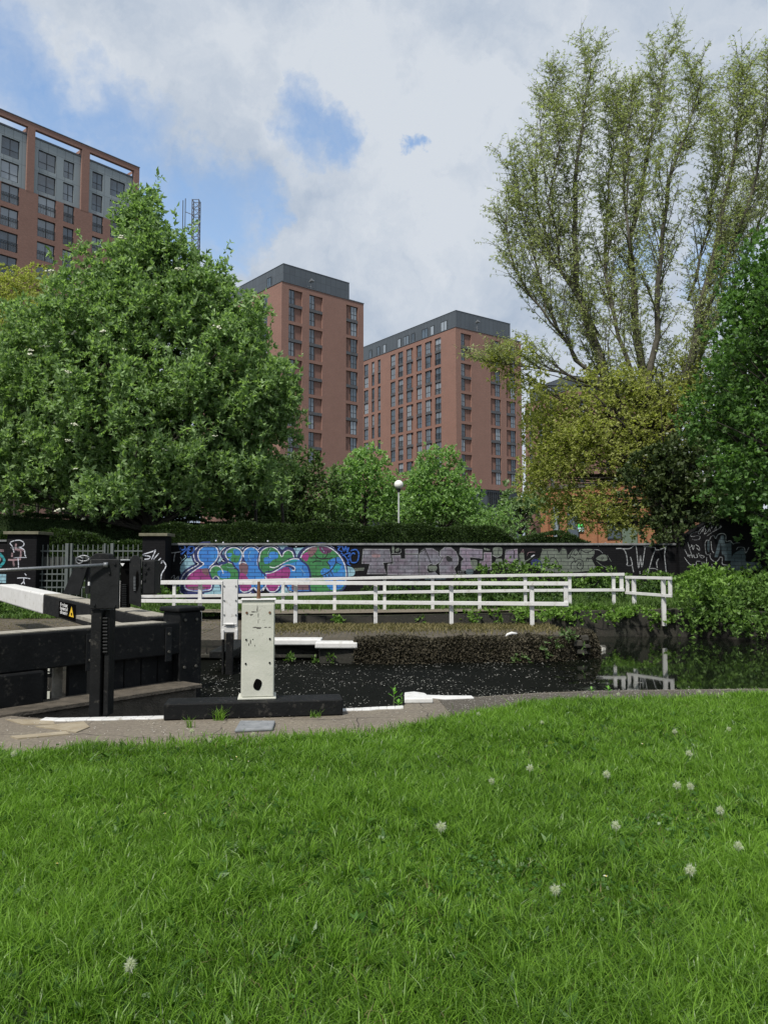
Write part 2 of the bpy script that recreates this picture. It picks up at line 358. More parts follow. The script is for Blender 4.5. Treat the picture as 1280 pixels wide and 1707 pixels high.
M['path'] = stone('worn_stone_slabs', (.14, .12, .095), (.17, .145, .112), (.19, .165, .125), joint=(.06, .05, .04), jm=.009, dist=.5)
M['setts'] = stone('mossy_brick_paving', (.085, .065, .042), (.12, .10, .07), (.055, .045, .026), (.30, .12), dist=.05, jm=.02, spots=(.2, .2, .17))
M['mud'] = stone('bare_earth', (.085, .068, .05), (.11, .09, .068), (.05, .045, .03), (9, 9), dist=.3)
M['lockwall'] = stone('damp_lock_stone', (.028, .026, .021), (.04, .036, .028), (.02, .022, .014), (1.2, .38), joint=(.008, .008, .006))
def lockwall_fix():
    m = M['lockwall']; n = m.node_tree.nodes; l = m.node_tree.links
    tc_ = [x for x in n if x.type == 'TEX_COORD'][0].outputs['Object']; s = n.new('ShaderNodeSeparateXYZ'); l.new(tc_, s.inputs[0])
    a = n.new('ShaderNodeMath'); l.new(s.outputs[0], a.inputs[0]); l.new(s.outputs[1], a.inputs[1]); c = n.new('ShaderNodeCombineXYZ'); l.new(a.outputs[0], c.inputs[0]); l.new(s.outputs[2], c.inputs[1])
    [l.new(c.outputs[0], x.inputs[0]) for x in n if x.type == 'VECT_MATH' and False]
    ad = [x for x in n if x.type == 'VECT_MATH'][0]; l.new(c.outputs[0], ad.inputs[2])
lockwall_fix()
M['soil'] = plain('grassy_soil', (.012, .03, .006), (.03, .055, .012), 3, .95, bmp=.8, bd=.03)
M['far_soil'] = plain('far_bank_soil', (.02, .035, .01), (.05, .045, .025), 1.5, .95, bmp=.8, bd=.03)
M['dirt'] = plain('trodden_dirt', (.10, .085, .06), (.16, .135, .10), 5, .95, bmp=.6)
M['gravel'] = plain('fine_gravel', (.05, .042, .033), (.17, .15, .12), 55, .95, bmp=1, bd=.02)

edge = [G(-600, 1190), G(0, 1192), G(90, 1199), G(275, 1195), G(420, 1189), G(572, 1183), G(672, 1178), G(682, 1164), G(780, 1163), G(880, 1156), G(1000, 1151), G(1280, 1148), G(1800, 1146), G(4000, 1146)]
near = [(p.x, p.y) for p in edge]
near_bank = ngon('towpath', [(-300, near[0][1])]+near+[(300, near[-1][1]), (300, -300), (-300, -300)], 0, 4, M['path'])
# gravel verge along the pound
gv = [G(730, 1166), G(800, 1163), G(880, 1157.5), G(1000, 1152.3), G(1280, 1149.5), G(1800, 1147.5), G(1800, 1160), G(1280, 1162), G(1000, 1172), G(850, 1185), G(760, 1200)]
tag(MB().poly([(p.x, p.y, .005) for p in gv]).build('gravel_verge', M['gravel']), kind='structure')
# lawn
gl = [(-900, 1300), (-300, 1290), (0, 1270), (120, 1258), (250, 1250), (400, 1242), (500, 1236), (600, 1230), (660, 1224), (720, 1213), (800, 1196), (900, 1181), (1000, 1173), (1280, 1166), (1800, 1162), (2600, 1162)]
gline = [(G(x, y).x, G(x, y).y) for x, y in gl]
gx = np.array([p[0] for p in gline]); gy = np.array([p[1] for p in gline])
tag(MB().poly([(x, y, .009) for x, y in gline]+[(60, 9.1, .009), (60, -40, .009), (-60, -40, .009), (-60, 5.5, .009)]).build('lawn', M['soil']), kind='structure')
# canal, lock island and far bank
lockside = [(-90, 12.4), (-3.75, 12.4), (-3.75, 15.3), (-1.28, 15.3), (-1.22, 14.75), (-.5, 14.68), (1.0, 14.85), (2.6, 14.95), (3.5, 15.1), (4.15, 15.6), (4.4, 16.4), (4.1, 17.5), (3.3, 18.85), (-2.9, 18.9), (-2.9, 21.0), (-90, 21)]
o = ngon('lock_island', lockside, 0, 4, M['setts'])
o.data.materials.append(M['lockwall'])
for p in o.data.polygons:
    if abs(p.normal.z) < .5: p.material_index = 1
mp = [G(x, y) for x, y in ((-300, 1060), (130, 1062), (260, 1046), (300, 1034), (300, 1022), (-300, 1010))]
tag(MB().poly([(-30, 12.5, .006), (-3.9, 12.5, .006), (-3.9, 20.9, .006), (-30, 20.9, .006)]).build('bare_earth', M['mud']), kind='structure')
def fb(x, y):   # far bank height
    s = min(1, max(0, (y-19.9)/5)); s = s*s*(3-2*s)
    e = .16 + .02*max(0, min(x, 8))
    return e*(1 if x > -2.9 else max(.1, 1+(x+2.9)/3)) + .22*s + max(0, min(1, (x-7)/5))*.35*s + (max(0, min(300, y-30))*.012)
front = [(-90, 21), (-8, 21), (-2.9, 21), (-2.89, 19.9), (4.4, 19.95), (6, 20), (7.6, 19.9), (9, 19.2), (11, 18.7), (15, 18), (25, 17), (90, 15)]
def fy(x):
    for (a, b), (c, d) in zip(front, front[1:]):
        if a <= x <= c: return b+(d-b)*(x-a)/(c-a+1e-9)
    return front[0][1] if x < -90 else front[-1][1]
xs = sorted(set([-600, -300, -150]+[a for a, b in front]+list(np.arange(-30, 32, 1.0))+[45, 60, 150, 300, 600]))
ts = [0, .05, .5, 1, 1.6, 2.4, 3.4, 4.6, 6, 9, 14, 25, 50, 100, 220, 600]
mb = MB(); gid = []
for x in xs:
    row = [len(mb.v)]; mb.v.append((x, fy(x), -3))
    for t in ts: row.append(len(mb.v)); y = fy(x)+t; mb.v.append((x, y, fb(x, y)))
    gid.append(row)
for a, b in zip(gid, gid[1:]):
    for i in range(len(a)-1): mb.f.append((a[i], b[i], b[i+1], a[i+1])); mb.m.append(1 if i == 0 else 0)
mb.mats = [M['far_soil'], M['lockwall']]
tag(mb.build('far_bank', None), kind='structure')
tag(MB().poly([(-2.85, 20.0, .19), (4.5, 20.0, .29), (4.0, 20.6, .29), (1.5, 21.2, .235), (-2.85, 21.4, .225), (-6, 21.5, .22), (-6, 21.0, .2)]).build('far_path', M['dirt']), kind='structure')
# water
m, n, l, b = newmat('canal_water'); t = n.new('ShaderNodeTexCoord').outputs['Object']
b.inputs['Base Color'].default_value = (.006, .008, .005, 1); b.inputs['Roughness'].default_value = .03; b.inputs['IOR'].default_value = 1.33; b.inputs['Specular IOR Level'].default_value = .5
bump(n, l, b, nz(n, l, t, 2.2, 4, .5), .012, .01); M['water'] = m
WZ = -.38
tag(MB().poly([(x, y, WZ) for x, y in ((-4.3, 7.4), (-2.75, 9.95), (-4.1, 12.2), (-3.7, 20.6), (90, 20.6), (90, 7.2))]).build('water', m), kind='structure')
m, n, l, b = newmat('water_scum'); t = n.new('ShaderNodeTexCoord').outputs['Object']
b.inputs['Base Color'].default_value = (.0035, .004, .003, 1); b.inputs['Roughness'].default_value = .6; b.inputs['Specular IOR Level'].default_value = .03
sx = n.new('ShaderNodeSeparateXYZ'); l.new(t, sx.inputs[0]); mr = n.new('ShaderNodeMapRange'); l.new(sx.outputs[0], mr.inputs[0]); mr.inputs[1].default_value = 2.6; mr.inputs[2].default_value = 4.6; mr.inputs[3].default_value = .62; mr.inputs[4].default_value = 0
ff = nz(n, l, t, 3.5, 6, .7); ad = n.new('ShaderNodeMath'); ad.operation = 'ADD'; l.new(ff, ad.inputs[0]); l.new(mr.outputs[0], ad.inputs[1])
m2 = n.new('ShaderNodeMapRange'); l.new(ad.outputs[0], m2.inputs[0]); m2.inputs[1].default_value = .85; m2.inputs[2].default_value = 1.02
tb = n.new('ShaderNodeBsdfTransparent'); mx = n.new('ShaderNodeMixShader'); l.new(m2.outputs[0], mx.inputs[0]); l.new(tb.outputs[0], mx.inputs[1]); l.new(b.outputs[0], mx.inputs[2]); l.new(mx.outputs[0], n['Material Output'].inputs[0])
tag(MB().poly([(x, y, WZ+.003) for x, y in ((-3.9, 7.9), (-2.6, 9.95), (-3.6, 12.2), (-3.7, 15.5), (5, 15.5), (5, 8.2))]).build('water_scum', m), 'dark film of dust and scum on the still lock water', 'scum', kind='stuff')
tag(MB().poly([(-90, 5.5, -2.6), (-4.31, 5.5, -2.6), (-2.74, 10, -2.6), (-3.8, 13, -2.6), (-90, 13, -2.6)]).build('lower_water', m), kind='structure')
tag(MB().box(-90, 90, 5, 21, -4.1, -3.95).build('canal_bed', M['soil']), kind='structure')
# petals and seed fluff on the still water of the lock
N_ = 18000; px_ = rg.uniform(-3.2, 5.2, N_); py_ = rg.uniform(8.1, 15.2, N_)
keep = rg.random(N_) < .5*np.clip(.9+.9*np.sin(px_*2.7+1.5*np.sin(py_*3.3))*np.sin(py_*4.1+px_*.8+np.sin(px_*5)), .12, 1.6)* np.clip((4.4-px_)/1.6, .04, 1)*np.where(px_ > 3, .6, 1)*(np.clip(np.sin(px_*1.7+np.sin(py_*2.1)*1.3)*.35+.75, .1, 1))
px_, py_ = px_[keep], py_[keep]; n_ = len(px_); sz = rg.uniform(.005, .013, n_)*(1+(rg.random(n_) > .94)*.8); an = rg.uniform(0, 6.28, n_)
q = np.empty((n_, 4, 3))
for j in range(4):
    q[:, j, 0] = px_+np.cos(an+j*1.57)*sz*(1.3 if j % 2 else .7); q[:, j, 1] = py_+np.sin(an+j*1.57)*sz*(1.3 if j % 2 else .7); q[:, j, 2] = WZ+.006+rg.random(n_)*.004
M['petal'] = leafmat('petals', (.05, .048, .04), (.46, .46, .42), .05, .8, .9)
tag(npmesh('petals', q.reshape(-1, 3), np.arange(n_*4).reshape(-1, 4), M['petal']), 'pale fallen petals and seed fluff floating on the dark lock water', 'petals', kind='stuff')

# white painted copings
def strip(name, pts_a, pts_b, z0, z1, mat, label, cat, group=None):
    mb = MB()
    for i in range(len(pts_a)-1):
        a, b_, c, d = pts_a[i], pts_a[i+1], pts_b[i+1], pts_b[i]
        mb.hexa([(*a, z0), (*b_, z0), (*c, z0), (*d, z0), (*a, z1), (*b_, z1), (*c, z1), (*d, z1)])
    o = mb.build(name, mat, bevel=.006); tag(o, label, cat, group); return o
def edge_strip(px0, px1, wd, n=9):
    A, B = [], []
    ex = [p.x for p in edge]; ey = [p.y for p in edge]
    x0, x1 = G(px0, 1192).x, G(px1, 1178 if px1 > 500 else 1195).x
    for i in range(n):
        x = x0+(x1-x0)*i/(n-1); y = float(np.interp(x, ex, ey)); A.append((x, y-wd*(.8+.35*rnd.random()))); B.append((x, y+.012))
    return A, B
A, B = edge_strip(88, 282, .13); strip('coping_edge', A, B, -.10, .012, M['white'], 'white painted coping edge in front of the black gate planks', 'coping')
A, B = edge_strip(560, 672, .12); strip('coping_edge', A, B, -.10, .012, M['white'], 'white painted coping edge right of the black base timber', 'coping')
pb = [G(674, 1173), G(722, 1172.5), G(708, 1163), G(690, 1160.5), G(674, 1162)]
mb = MB(); mb.prism([(p.x, p.y, .0) for p in pb], (0, 0, .055)); tag(mb.build('coping_stone', M['white'], bevel=.012), 'white painted coping stone with a leafy weed beside it', 'coping stone')
pb = [G(710, 1164), G(742, 1167.5), G(790, 1165.5), G(786, 1162.0), G(745, 1161.8), G(706, 1160.5)]
mb = MB(); mb.prism([(p.x, p.y, .0) for p in pb], (0, 0, .018)); tag(mb.build('coping_edge', M['white'], bevel=.006), 'thin chipped white edge running right from the white coping stone', 'coping')
mb = MB(); mb.hexa([(-2.2, 15.06, -.075), (-1.22, 15.06, -.075), (-1.22, 15.5, -.075), (-2.2, 15.5, -.075), (-2.2, 15.06, .035), (-1.22, 15.06, .035), (-1.22, 15.5, .035), (-2.2, 15.5, .035)])
tag(mb.build('coping_stone', M['white'], bevel=.02), 'white painted coping on the far lock side, left and farther slab of two', 'coping stone')
mb = MB(); mb.hexa([(-1.3, 14.64, -.09), (-.5, 14.62, -.09), (-.5, 15.0, -.09), (-1.3, 15.04, -.09), (-1.3, 14.64, .02), (-.5, 14.62, .02), (-.5, 15.0, .02), (-1.3, 15.04, .02)])
tag(mb.build('coping_stone', M['white'], bevel=.02), 'thick white painted coping on the far lock side, right and nearer slab of two', 'coping stone')
mb = MB(); mb.box(-3.7, -1.3, 15.16, 15.35, -.33, -.27)
tag(mb.build('stone_ledge', M['lockwall'], bevel=.01), 'dark damp stone ledge just above the water of the far lock wall', 'ledge')
# slab set in front of the base timber
mb = MB(); pb = [G(391, 1222), G(455, 1219), G(459, 1206), G(400, 1206)]; mb.prism([(p.x, p.y, .0) for p in pb], (0, 0, .03))
M['greystone'] = plain('grey_speckled_stone', (.13, .14, .15), (.22, .23, .24), 14, .85, spots=(.06, .06, .06), spot_sc=20); tag(mb.build('stone_block', M['greystone'], bevel=.012), 'grey speckled stone block in the path below the white paddle stand', 'stone')
M['tan'] = plain('tan_stone', (.22, .18, .12), (.30, .26, .19), 6, .9)
mb = MB()
for pts in (((10, 1200), (88, 1201), (92, 1208), (40, 1209)), ((60, 1212), (140, 1204), (150, 1213), (128, 1222), (95, 1217)), ((18, 1229), (110, 1221), (118, 1225), (30, 1233))):
    pb = [G(*p) for p in pts]; mb.prism([(p.x, p.y, .0) for p in pb], (0, 0, .008+.002*len(mb.v)/8))
tag(mb.build('stone_patches', M['tan']), kind='structure')

# ================= LOCK GATES =================
HP, MP = Vector((-4.35, 7.95, 0)), Vector((-2.72, 9.98, 0))      # heel and mitre of the near leaf
def gate_leaf(root, a, b, side):   # vertical planks hung under the top beam, between heel a and mitre b
    d = (b-a).normalized(); ln = (b-a).length; n_ = Vector((d.y, -d.x, 0))*side
    mb = MB(); gaps = {3, 8}
    k = 12; wdt = ln/k
    for i in range(k):
        if i in gaps: continue
        p = a+d*wdt*(i+.02); q_ = a+d*wdt*(i+.97); mb.bar(p.lerp(q_, .5)-Vector((0, 0, 2.8)), p.lerp(q_, .5)+Vector((0, 0, .42)), .06, (q_-p).length)
    return mb
def local_bar(mb, a, b, z0, z1, wd, mat=None):
    a, b = Vector(a), Vector(b); d = (b-a).normalized(); s = Vector((d.y, -d.x, 0))*wd/2
    p = [a-s, a+s, b+s, b-s]; mb.hexa([(q.x, q.y, z0) for q in p]+[(q.x, q.y, z1) for q in p], mat)
def planks(mb, a, b, off, z0, z1, n_, gaps, th=.06):
    d = (b-a).normalized(); s = Vector((d.y, -d.x, 0)); ln = (b-a).length
    for i in range(n_):
        if i in gaps: continue
        local_bar(mb, a+d*ln*(i+.03)/n_+s*off, a+d*ln*(i+.97)/n_+s*off, z0, z1, th)
dn = (MP-HP).normalized(); nn_ = Vector((dn.y, -dn.x, 0))
root = thing('lock_gate', (HP.x, HP.y, 0), 'black timber lock gate nearest the lawn with its thick beam running off the left edge', 'lock gate', 'pair of mitre lock gates')
bx0 = HP-dn*3.6
mb = MB(); local_bar(mb, bx0, MP+dn*.02, .375, .775, .34); put(mb, 'balance_beam', M['black'], root, .015)
mb = MB(); local_bar(mb, bx0, MP-dn*.2, .778, .79, .30); put(mb, 'beam_top_board', M['weathered'], root)
mb = MB(); local_bar(mb, MP-dn*.02, MP+dn*.33, -2.8, .90, .36); put(mb, 'mitre_post', M['black'], root, .02)
mb = MB(); local_bar(mb, MP-dn*.06, MP+dn*.36, .902, .965, .42); put(mb, 'post_cap', M['black'], root, .02)
mb = MB(); local_bar(mb, HP-dn*.4+nn_*.06, HP+dn*.80+nn_*.06, -2.8, .37, .34); put(mb, 'heel_post', M['black'], root, .02)
mb = MB(); planks(mb, HP, MP, 0, -2.8, .372, 11, {1, 4, 6}, .07); put(mb, 'planking', M['black'], root, .005)
mb = MB(); planks(mb, HP, MP, -.10, -2.0, .36, 22, set(range(22))-{9}, .03); 
put(mb, 'bare_plank', M['weathered'], root)
mb = MB(); planks(mb, HP, MP, -.10, -2.0, .36, 22, set(range(22))-{13}, .03); put(mb, 'bare_plank', M['weathered'], root)
mb = MB(); local_bar(mb, HP-dn*.1+nn_*.30, MP+nn_*.30+dn*.06, -.02, .028, .50); put(mb, 'walk_board', M['wet_timber'], root, .008)
mb = MB(); local_bar(mb, HP+nn_*.29, MP+nn_*.29+dn*.0, -.9, -.023, .44); put(mb, 'sill_beam', M['wet_timber'], root, .01)
c0 = HP-dn*.62+nn_*.175; mb = MB(); local_bar(mb, c0, c0+dn*.56, .40, .75, .02)
put(mb, 'iron_plate', M['black_metal'], root, .006)
for f_ in (.06, .52, .93):
    c_ = HP.lerp(MP, f_)+nn_*.178; mb = MB(); local_bar(mb, c_-dn*.045, c_+dn*.045, .30, .72, .014); st_ = put(mb, 'iron_strap', M['black_metal'], root, .003)
    for z_ in (.42, .64): mb = MB(); mb.disc((c_.x+nn_.x*.008, c_.y+nn_.y*.008, z_), nn_, .017, .016, 8); put(mb, 'bolt', M['coping_dark'], root, parent=st_)
for t_, z_ in ((.06, .80), (.24, .80), (.06, .2), (.24, .2)):
    c_ = MP+dn*t_+nn_*.18; mb = MB(); mb.disc((c_.x, c_.y, z_), nn_, .018, .016, 8); put(mb, 'bolt', M['coping_dark'], root)
# far leaf
FH = Vector((-4.42, 12.25, 0)); FE = Vector((-9.25, 18.9, 0)); M2 = MP+Vector((-.10, .16, 0))
root2 = thing('lock_gate', (FH.x, FH.y, 0), 'black timber lock gate on the far side whose long balance beam has a white end', 'lock gate', 'pair of mitre lock gates')
du = (FE-M2).normalized(); s2 = Vector((-du.y, du.x, 0))
ZE = lambda t: .80+.18*t
def fbar(mb, t0, t1, h0, h1, wd, off=0, mat=None):
    a, b_ = M2.lerp(FE, t0)+s2*off, M2.lerp(FE, t1)+s2*off; s = s2*wd/2; za, zb = ZE(t0), ZE(t1)
    p = [(a-s, za), (a+s, za), (b_+s, zb), (b_-s, zb)]
    mb.hexa([(q.x, q.y, z+h0) for q, z in p]+[(q.x, q.y, z+h1) for q, z in p], mat)
mb = MB(); fbar(mb, .02, .567, -.36, 0, .34); put(mb, 'balance_beam', M['black'], root2, .015)
mb = MB(); fbar(mb, .03, .565, .003, .018, .32); put(mb, 'beam_top_board', M['weathered'], root2)
mb = MB(); fbar(mb, .567, .975, -.375, .02, .37); put(mb, 'white_beam_end', M['white'], root2, .03)
mb = MB(); fbar(mb, .05, .225, -.16, -.11, .20, off=.42); put(mb, 'foot_board', M['weathered'], root2)
fa = FH; mb = MB(); planks(mb, FH, M2, 0, -2.8, .34, 10, {4}, .07); put(mb, 'planking', M['black'], root2, .005)
mb = MB(); local_bar(mb, FH-(M2-FH).normalized()*.3, FH, -2.8, .36, .34); put(mb, 'heel_post', M['black'], root2, .02)
# warning notice on the far beam
def on_beam(px, h, o=.0):   # a point on the camera-facing side of the far beam
    lo, hi = 0, 1
    for _ in range(40):
        t = (lo+hi)/2; p = M2.lerp(FE, t)-s2*(-.172-o) if False else M2.lerp(FE, t)+s2*(.172+o)*SB
        r = p.x/p.y
        if r > (px-640)/(F*cp_+70*sp_): lo = t
        else: hi = t
    return Vector((p.x, p.y, ZE(t)+h))
SB = 1 if (s2.y < 0) else -1
nb = s2*SB
mb = MB(); a, b_ = on_beam(101, 0, .003), on_beam(129, 0, .003); 
mb.hexa([(a.x, a.y, a.z-.33), (b_.x, b_.y, b_.z-.33), (b_.x-nb.x*.002, b_.y-nb.y*.002, b_.z-.33), (a.x-nb.x*.002, a.y-nb.y*.002, a.z-.33), (a.x, a.y, a.z-.05), (b_.x, b_.y, b_.z-.05), (b_.x-nb.x*.002, b_.y-nb.y*.002, b_.z-.05), (a.x-nb.x*.002, a.y-nb.y*.002, a.z-.05)])
notice = put(mb, 'notice', M['hole'], root2)
M['yellow'] = plain('sign_yellow', (.75, .48, .02), rough=.4, bmp=0); M['signwhite'] = plain('sign_white', (.7, .7, .7), rough=.5, bmp=0)
mb = MB(); q = [on_beam(118.2, -.27, .006), on_beam(126, -.27, .006), on_beam(122.1, -.09, .006)]; mb.poly(q)
put(mb, 'warning_triangle', M['yellow'], root2, parent=notice)
q = [on_beam(121.2, -.245, .009), on_beam(123.1, -.245, .009), on_beam(123.1, -.20, .009), on_beam(121.2, -.20, .009)]
put(MB().poly(q), 'warning_symbol', M['hole'], root2, parent=notice)
def text_mesh(body, size, M4, name, mat, root, parent, bold=.012):
    cu = bpy.data.curves.new('txt', 'FONT'); cu.body = body; cu.size = size; cu.offset = bold*size; cu.extrude = 0
    to = bpy.data.objects.new('txt', cu); C.objects.link(to)
    dg = bpy.context.evaluated_depsgraph_get(); me = bpy.data.meshes.new_from_object(to.evaluated_get(dg))
    bpy.data.objects.remove(to); me.transform(invof(root) @ M4); me.materials.clear(); me.materials.append(mat)
    o = bpy.data.objects.new(name, me); C.objects.link(o); o.parent = parent; return o
bdir = (on_beam(118, 0)-on_beam(102, 0)).normalized()
for i, s_ in enumerate(('Keep boat', 'forward of', 'cill marker')):
    p = on_beam(103.4, -.125-.068*i, .007); rot = Matrix((( bdir.x, 0, nb.x), (bdir.y, 0, nb.y), (bdir.z, 1, 0))).to_4x4()
    text_mesh(s_, .10, Matrix.Translation(p) @ rot @ Matrix.Diagonal((1.15, .85, 1, 1)), 'lettering', M['signwhite'], root2, notice, .03)

# ---------- near paddle gear ----------
def pxbox(mb, x0, x1, y0, y1, Y0, Y1, mat=None):    # a box whose front face at distance Y0 spans those pixels
    a, b_ = W(x0, y1, Y0), W(x1, y0, Y0); return mb.box(a.x, b_.x, Y0, Y1, a.z, b_.z, mat)
YG = 7.78
root = thing('paddle_gear', (W(165, 1195, YG).x, YG+.1, 0), 'tall black paddle post with toothed rack and a handrail rod, at the path edge', 'paddle gear')
mb = MB(); pxbox(mb, 148, 170, 1016, 1197, YG, YG+.2); put(mb, 'post', M['black'], root, .008)
mb = MB(); pxbox(mb, 172, 184, 1016, 1194, YG+.03, YG+.2); put(mb, 'rack_post', M['black'], root, .006)
mb = MB()
for i in range(11): 
    c = W(176, 1031+i*5.6, YG+.02); mb.tube([c-Vector((.022, 0, 0)), c+Vector((.022, 0, 0))], .011, 8)
put(mb, 'rack_teeth', M['black_metal'], root)
mb = MB(); pxbox(mb, 150, 200, 932, 1015, YG-.03, YG); put(mb, 'front_plate', M['black_metal'], root, .008)
mb = MB(); a = W(150, 1015, YG); mb.box(a.x+.01, a.x+.022, YG+.002, YG+.30, W(0, 1014, YG).z, W(0, 940, YG).z)
put(mb, 'side_plate', M['black_metal'], root)
mb = MB(); pts = [W(150, 932.5, YG), W(153, 927, YG), W(160, 922.5, YG), W(175, 922, YG), W(180, 924, YG), W(183, 932.5, YG)]; mb.prism(pts, (0, .16, 0)); put(mb, 'top_guard', M['black_metal'], root, .006)
for x, y in ((158, 940), (192, 940), (183, 955), (158, 1008), (192, 1010)): mb = MB(); mb.disc(W(x, y, YG-.03), (0, -1, 0), .013, .014, 8); put(mb, 'bolt', M['black_metal'], root)
mb = MB(); a = W(177, 941.5, YG-.05); b_ = W(-160, 959, YG-.6); mb.tube([a, b_], .017, 10)
mb.tube([a+Vector((-.02, 0, 0)), a+Vector((.02, 0, 0))], .026, 10); put(mb, 'handrail', M['steel'], root, smooth=True)
# ---------- far leaf paddle gear (stands on the far gate) ----------
YF = 10.9
root = thing('paddle_gear', (W(226, 1010, YF).x, YF+.1, .78), 'black geared paddle housing with slotted plate standing on the far gate', 'paddle gear')
mb = MB(); pts = [W(216, 1006, YF), W(235, 1012, YF), W(235, 932, YF), W(229, 926, YF), W(223, 925.5, YF), W(216, 934, YF)]
mb.prism(pts, (0, .03, 0)); put(mb, 'slotted_plate', M['black_metal'], root, .004)
mb = MB(); pts = [W(229, 950, YF-.004), W(231.5, 957, YF-.004), W(232, 975, YF-.004), W(229, 986, YF-.004), W(226.5, 980, YF-.004), W(226, 962, YF-.004)]; mb.prism(pts, (0, .003, 0)); put(mb, 'slot', M['hole'], root)
mb = MB()
for i in range(10): c = W(225, 962+i*2.4, YF-.012); mb.box(c.x-.014, c.x+.014, c.y-.012, c.y+.01, c.z-.006, c.z+.004)
put(mb, 'gear_teeth', M['steel'], root)
mb = MB(); pxbox(mb, 235.5, 259, 934, 990, YF+.04, YF+.34); put(mb, 'gear_housing', M['black_metal'], root, .012)
for x, y in ((242, 939), (247, 946), (243, 954), (241, 966)): mb = MB(); mb.disc(W(x, y, YF+.04), (0, -1, 0), .02, .02, 8); put(mb, 'bolt', M['black_metal'], root)
mb = MB(); pxbox(mb, 200, 217, 934, 1013, YF+.05, YF+.12); put(mb, 'rack', M['hole'], root)
mb = MB()
for i in range(13): pxbox(mb, 203.5, 211, 974+i*3, 975.4+i*3, YF+.02, YF+.05)
put(mb, 'rack_teeth', M['black_metal'], root)
mb = MB(); pxbox(mb, 198, 217, 932.5, 935, YF-.02, YF+.2); c = W(205, 938, YF-.03); put(mb, 'crossbar', M['steel'], root, .004)
mb = MB(); pts = [W(201, 939, YF-.03), W(208, 939, YF-.03), W(204.5, 944, YF-.03)]; mb.prism(pts, (0, .02, 0)); put(mb, 'catch', M['signwhite'], root)
# ---------- brace and small gear on the far beam ----------
YB = 13.6
root = thing('gate_brace', (W(128, 996, YB).x, YB, .8), 'sloping black iron plate with shackles leaning on the far balance beam', 'brace')
mb = MB(); pts = [W(105, 990, YB), W(132, 992, YB), W(146, 945, YB), W(148, 932, YB), W(131, 930, YB), W(126, 940, YB)]; mb.prism(pts, (0, .05, 0)); put(mb, 'plate', M['black_metal'], root, .006)
mb = MB(); c = W(140, 931, YB-.03); mb.tube([c+Vector((math.cos(a)*.10, 0, math.sin(a)*.05)) for a in np.linspace(0, 6.28, 13)], .016, 6)
c = W(133, 934, YB-.04); mb.tube([c+Vector((math.cos(a)*.06, 0, math.sin(a)*.06)) for a in np.linspace(0, 6.28, 11)], .014, 6); put(mb, 'shackle', M['steel'], root, smooth=True)
mb = MB(); pxbox(mb, 142, 150, 944, 990, YB+.06, YB+.14); put(mb, 'upright', M['black_metal'], root, .004)
mb = MB(); pxbox(mb, 147.0, 149.6, 970, 976, YB+.02, YB+.05); put(mb, 'white_tab', M['signwhite'], root)

# ---------- white paddle stand with its base timber ----------
YS = 8.02
root = thing('paddle_stand', (W(430, 1175, YS).x, YS+.15, 0), 'cream white boxed paddle stand with rusty bolts on a long black base timber', 'paddle stand')
a, b_ = W(277, 1203, YS-.33), W(572, 1190, YS-.13)
mb = MB(); bz = .16
p0, p1 = Vector((a.x, 7.60, 0)), Vector((b_.x+.0, 7.86, 0)); dd = (p1-p0).normalized(); ss = Vector((-dd.y, dd.x, 0))*.34
mb.hexa([(p0.x, p0.y, .003), (p1.x, p1.y, .003), (p1.x+ss.x, p1.y+ss.y, .003), (p0.x+ss.x, p0.y+ss.y, .003), (p0.x, p0.y, bz), (p1.x, p1.y, bz), (p1.x+ss.x, p1.y+ss.y, bz), (p0.x+ss.x, p0.y+ss.y, bz)])
put(mb, 'base_timber', M['black'], root, .012)
mb = MB(); ctr = Vector((W(430, 1100, 7.86).x, 7.86, 0)); wx = 54/F*7.86/2
zt = W(0, 1001, 7.86).z
th = .14; ux = Vector((math.cos(th), math.sin(th), 0)); uy = Vector((-math.sin(th), math.cos(th), 0))
def fr(x, y, z): q = ctr+ux*x+uy*y; return (q.x, q.y, z)
def fbx(mb, x0, x1, y0, y1, z0, z1, mat=None): return mb.hexa([fr(x0, y0, z0), fr(x1, y0, z0), fr(x1, y1, z0), fr(x0, y1, z0), fr(x0, y0, z1), fr(x1, y0, z1), fr(x1, y1, z1), fr(x0, y1, z1)], mat)
fbx(mb, -wx, wx, 0, .24, bz+.004, zt); put(mb, 'casing', M['old_white'], root, .006)
mb = MB(); fbx(mb, -wx+.012, wx-.008, -.008, -.001, bz+.03, zt-.035); put(mb, 'front_panel', M['old_white'], root, .004)
mb = MB(); fbx(mb, -wx-.012, wx+.012, -.015, .25, zt+.002, zt+.014); put(mb, 'lid', M['white'], root, .005)
mb = MB(); mb.tube([fr(0, .1, zt+.01), fr(0, .1, zt+.12), fr(.0, .1, zt+.19)], [.022, .018, .014], 8); put(mb, 'spindle', M['rust'], root)
mb = MB(); pts = [fr(.0+math.cos(t_)*.042+.005*math.sin(3*t_), -.0105, bz+.15+math.sin(t_)*.058) for t_ in np.linspace(0, 6.28, 17)[:-1]]; mb.prism(pts, Vector(fr(0, -.0105, 0))-Vector(fr(0, -.0095, 0))); put(mb, 'hole', M['hole'], root)
for (x, z, r_, mt, nm) in ((-.115, .87, .013, 'rust', 'bolt'), (.115, .87, .013, 'rust', 'bolt'), (-.118, .60, .010, 'hole', 'bolt_hole'), (.118, .605, .010, 'hole', 'bolt_hole'), (-.12, .36, .010, 'hole', 'bolt_hole'), (.118, .365, .010, 'hole', 'bolt_hole')):
    mb = MB(); mb.disc(fr(x, -.009, bz+z-.0), Vector(fr(0, -1, 0))-Vector(fr(0, 0, 0)), r_, .006, 9); o = put(mb, nm, M[mt], root)
mb = MB()
pk = random.Random(3)
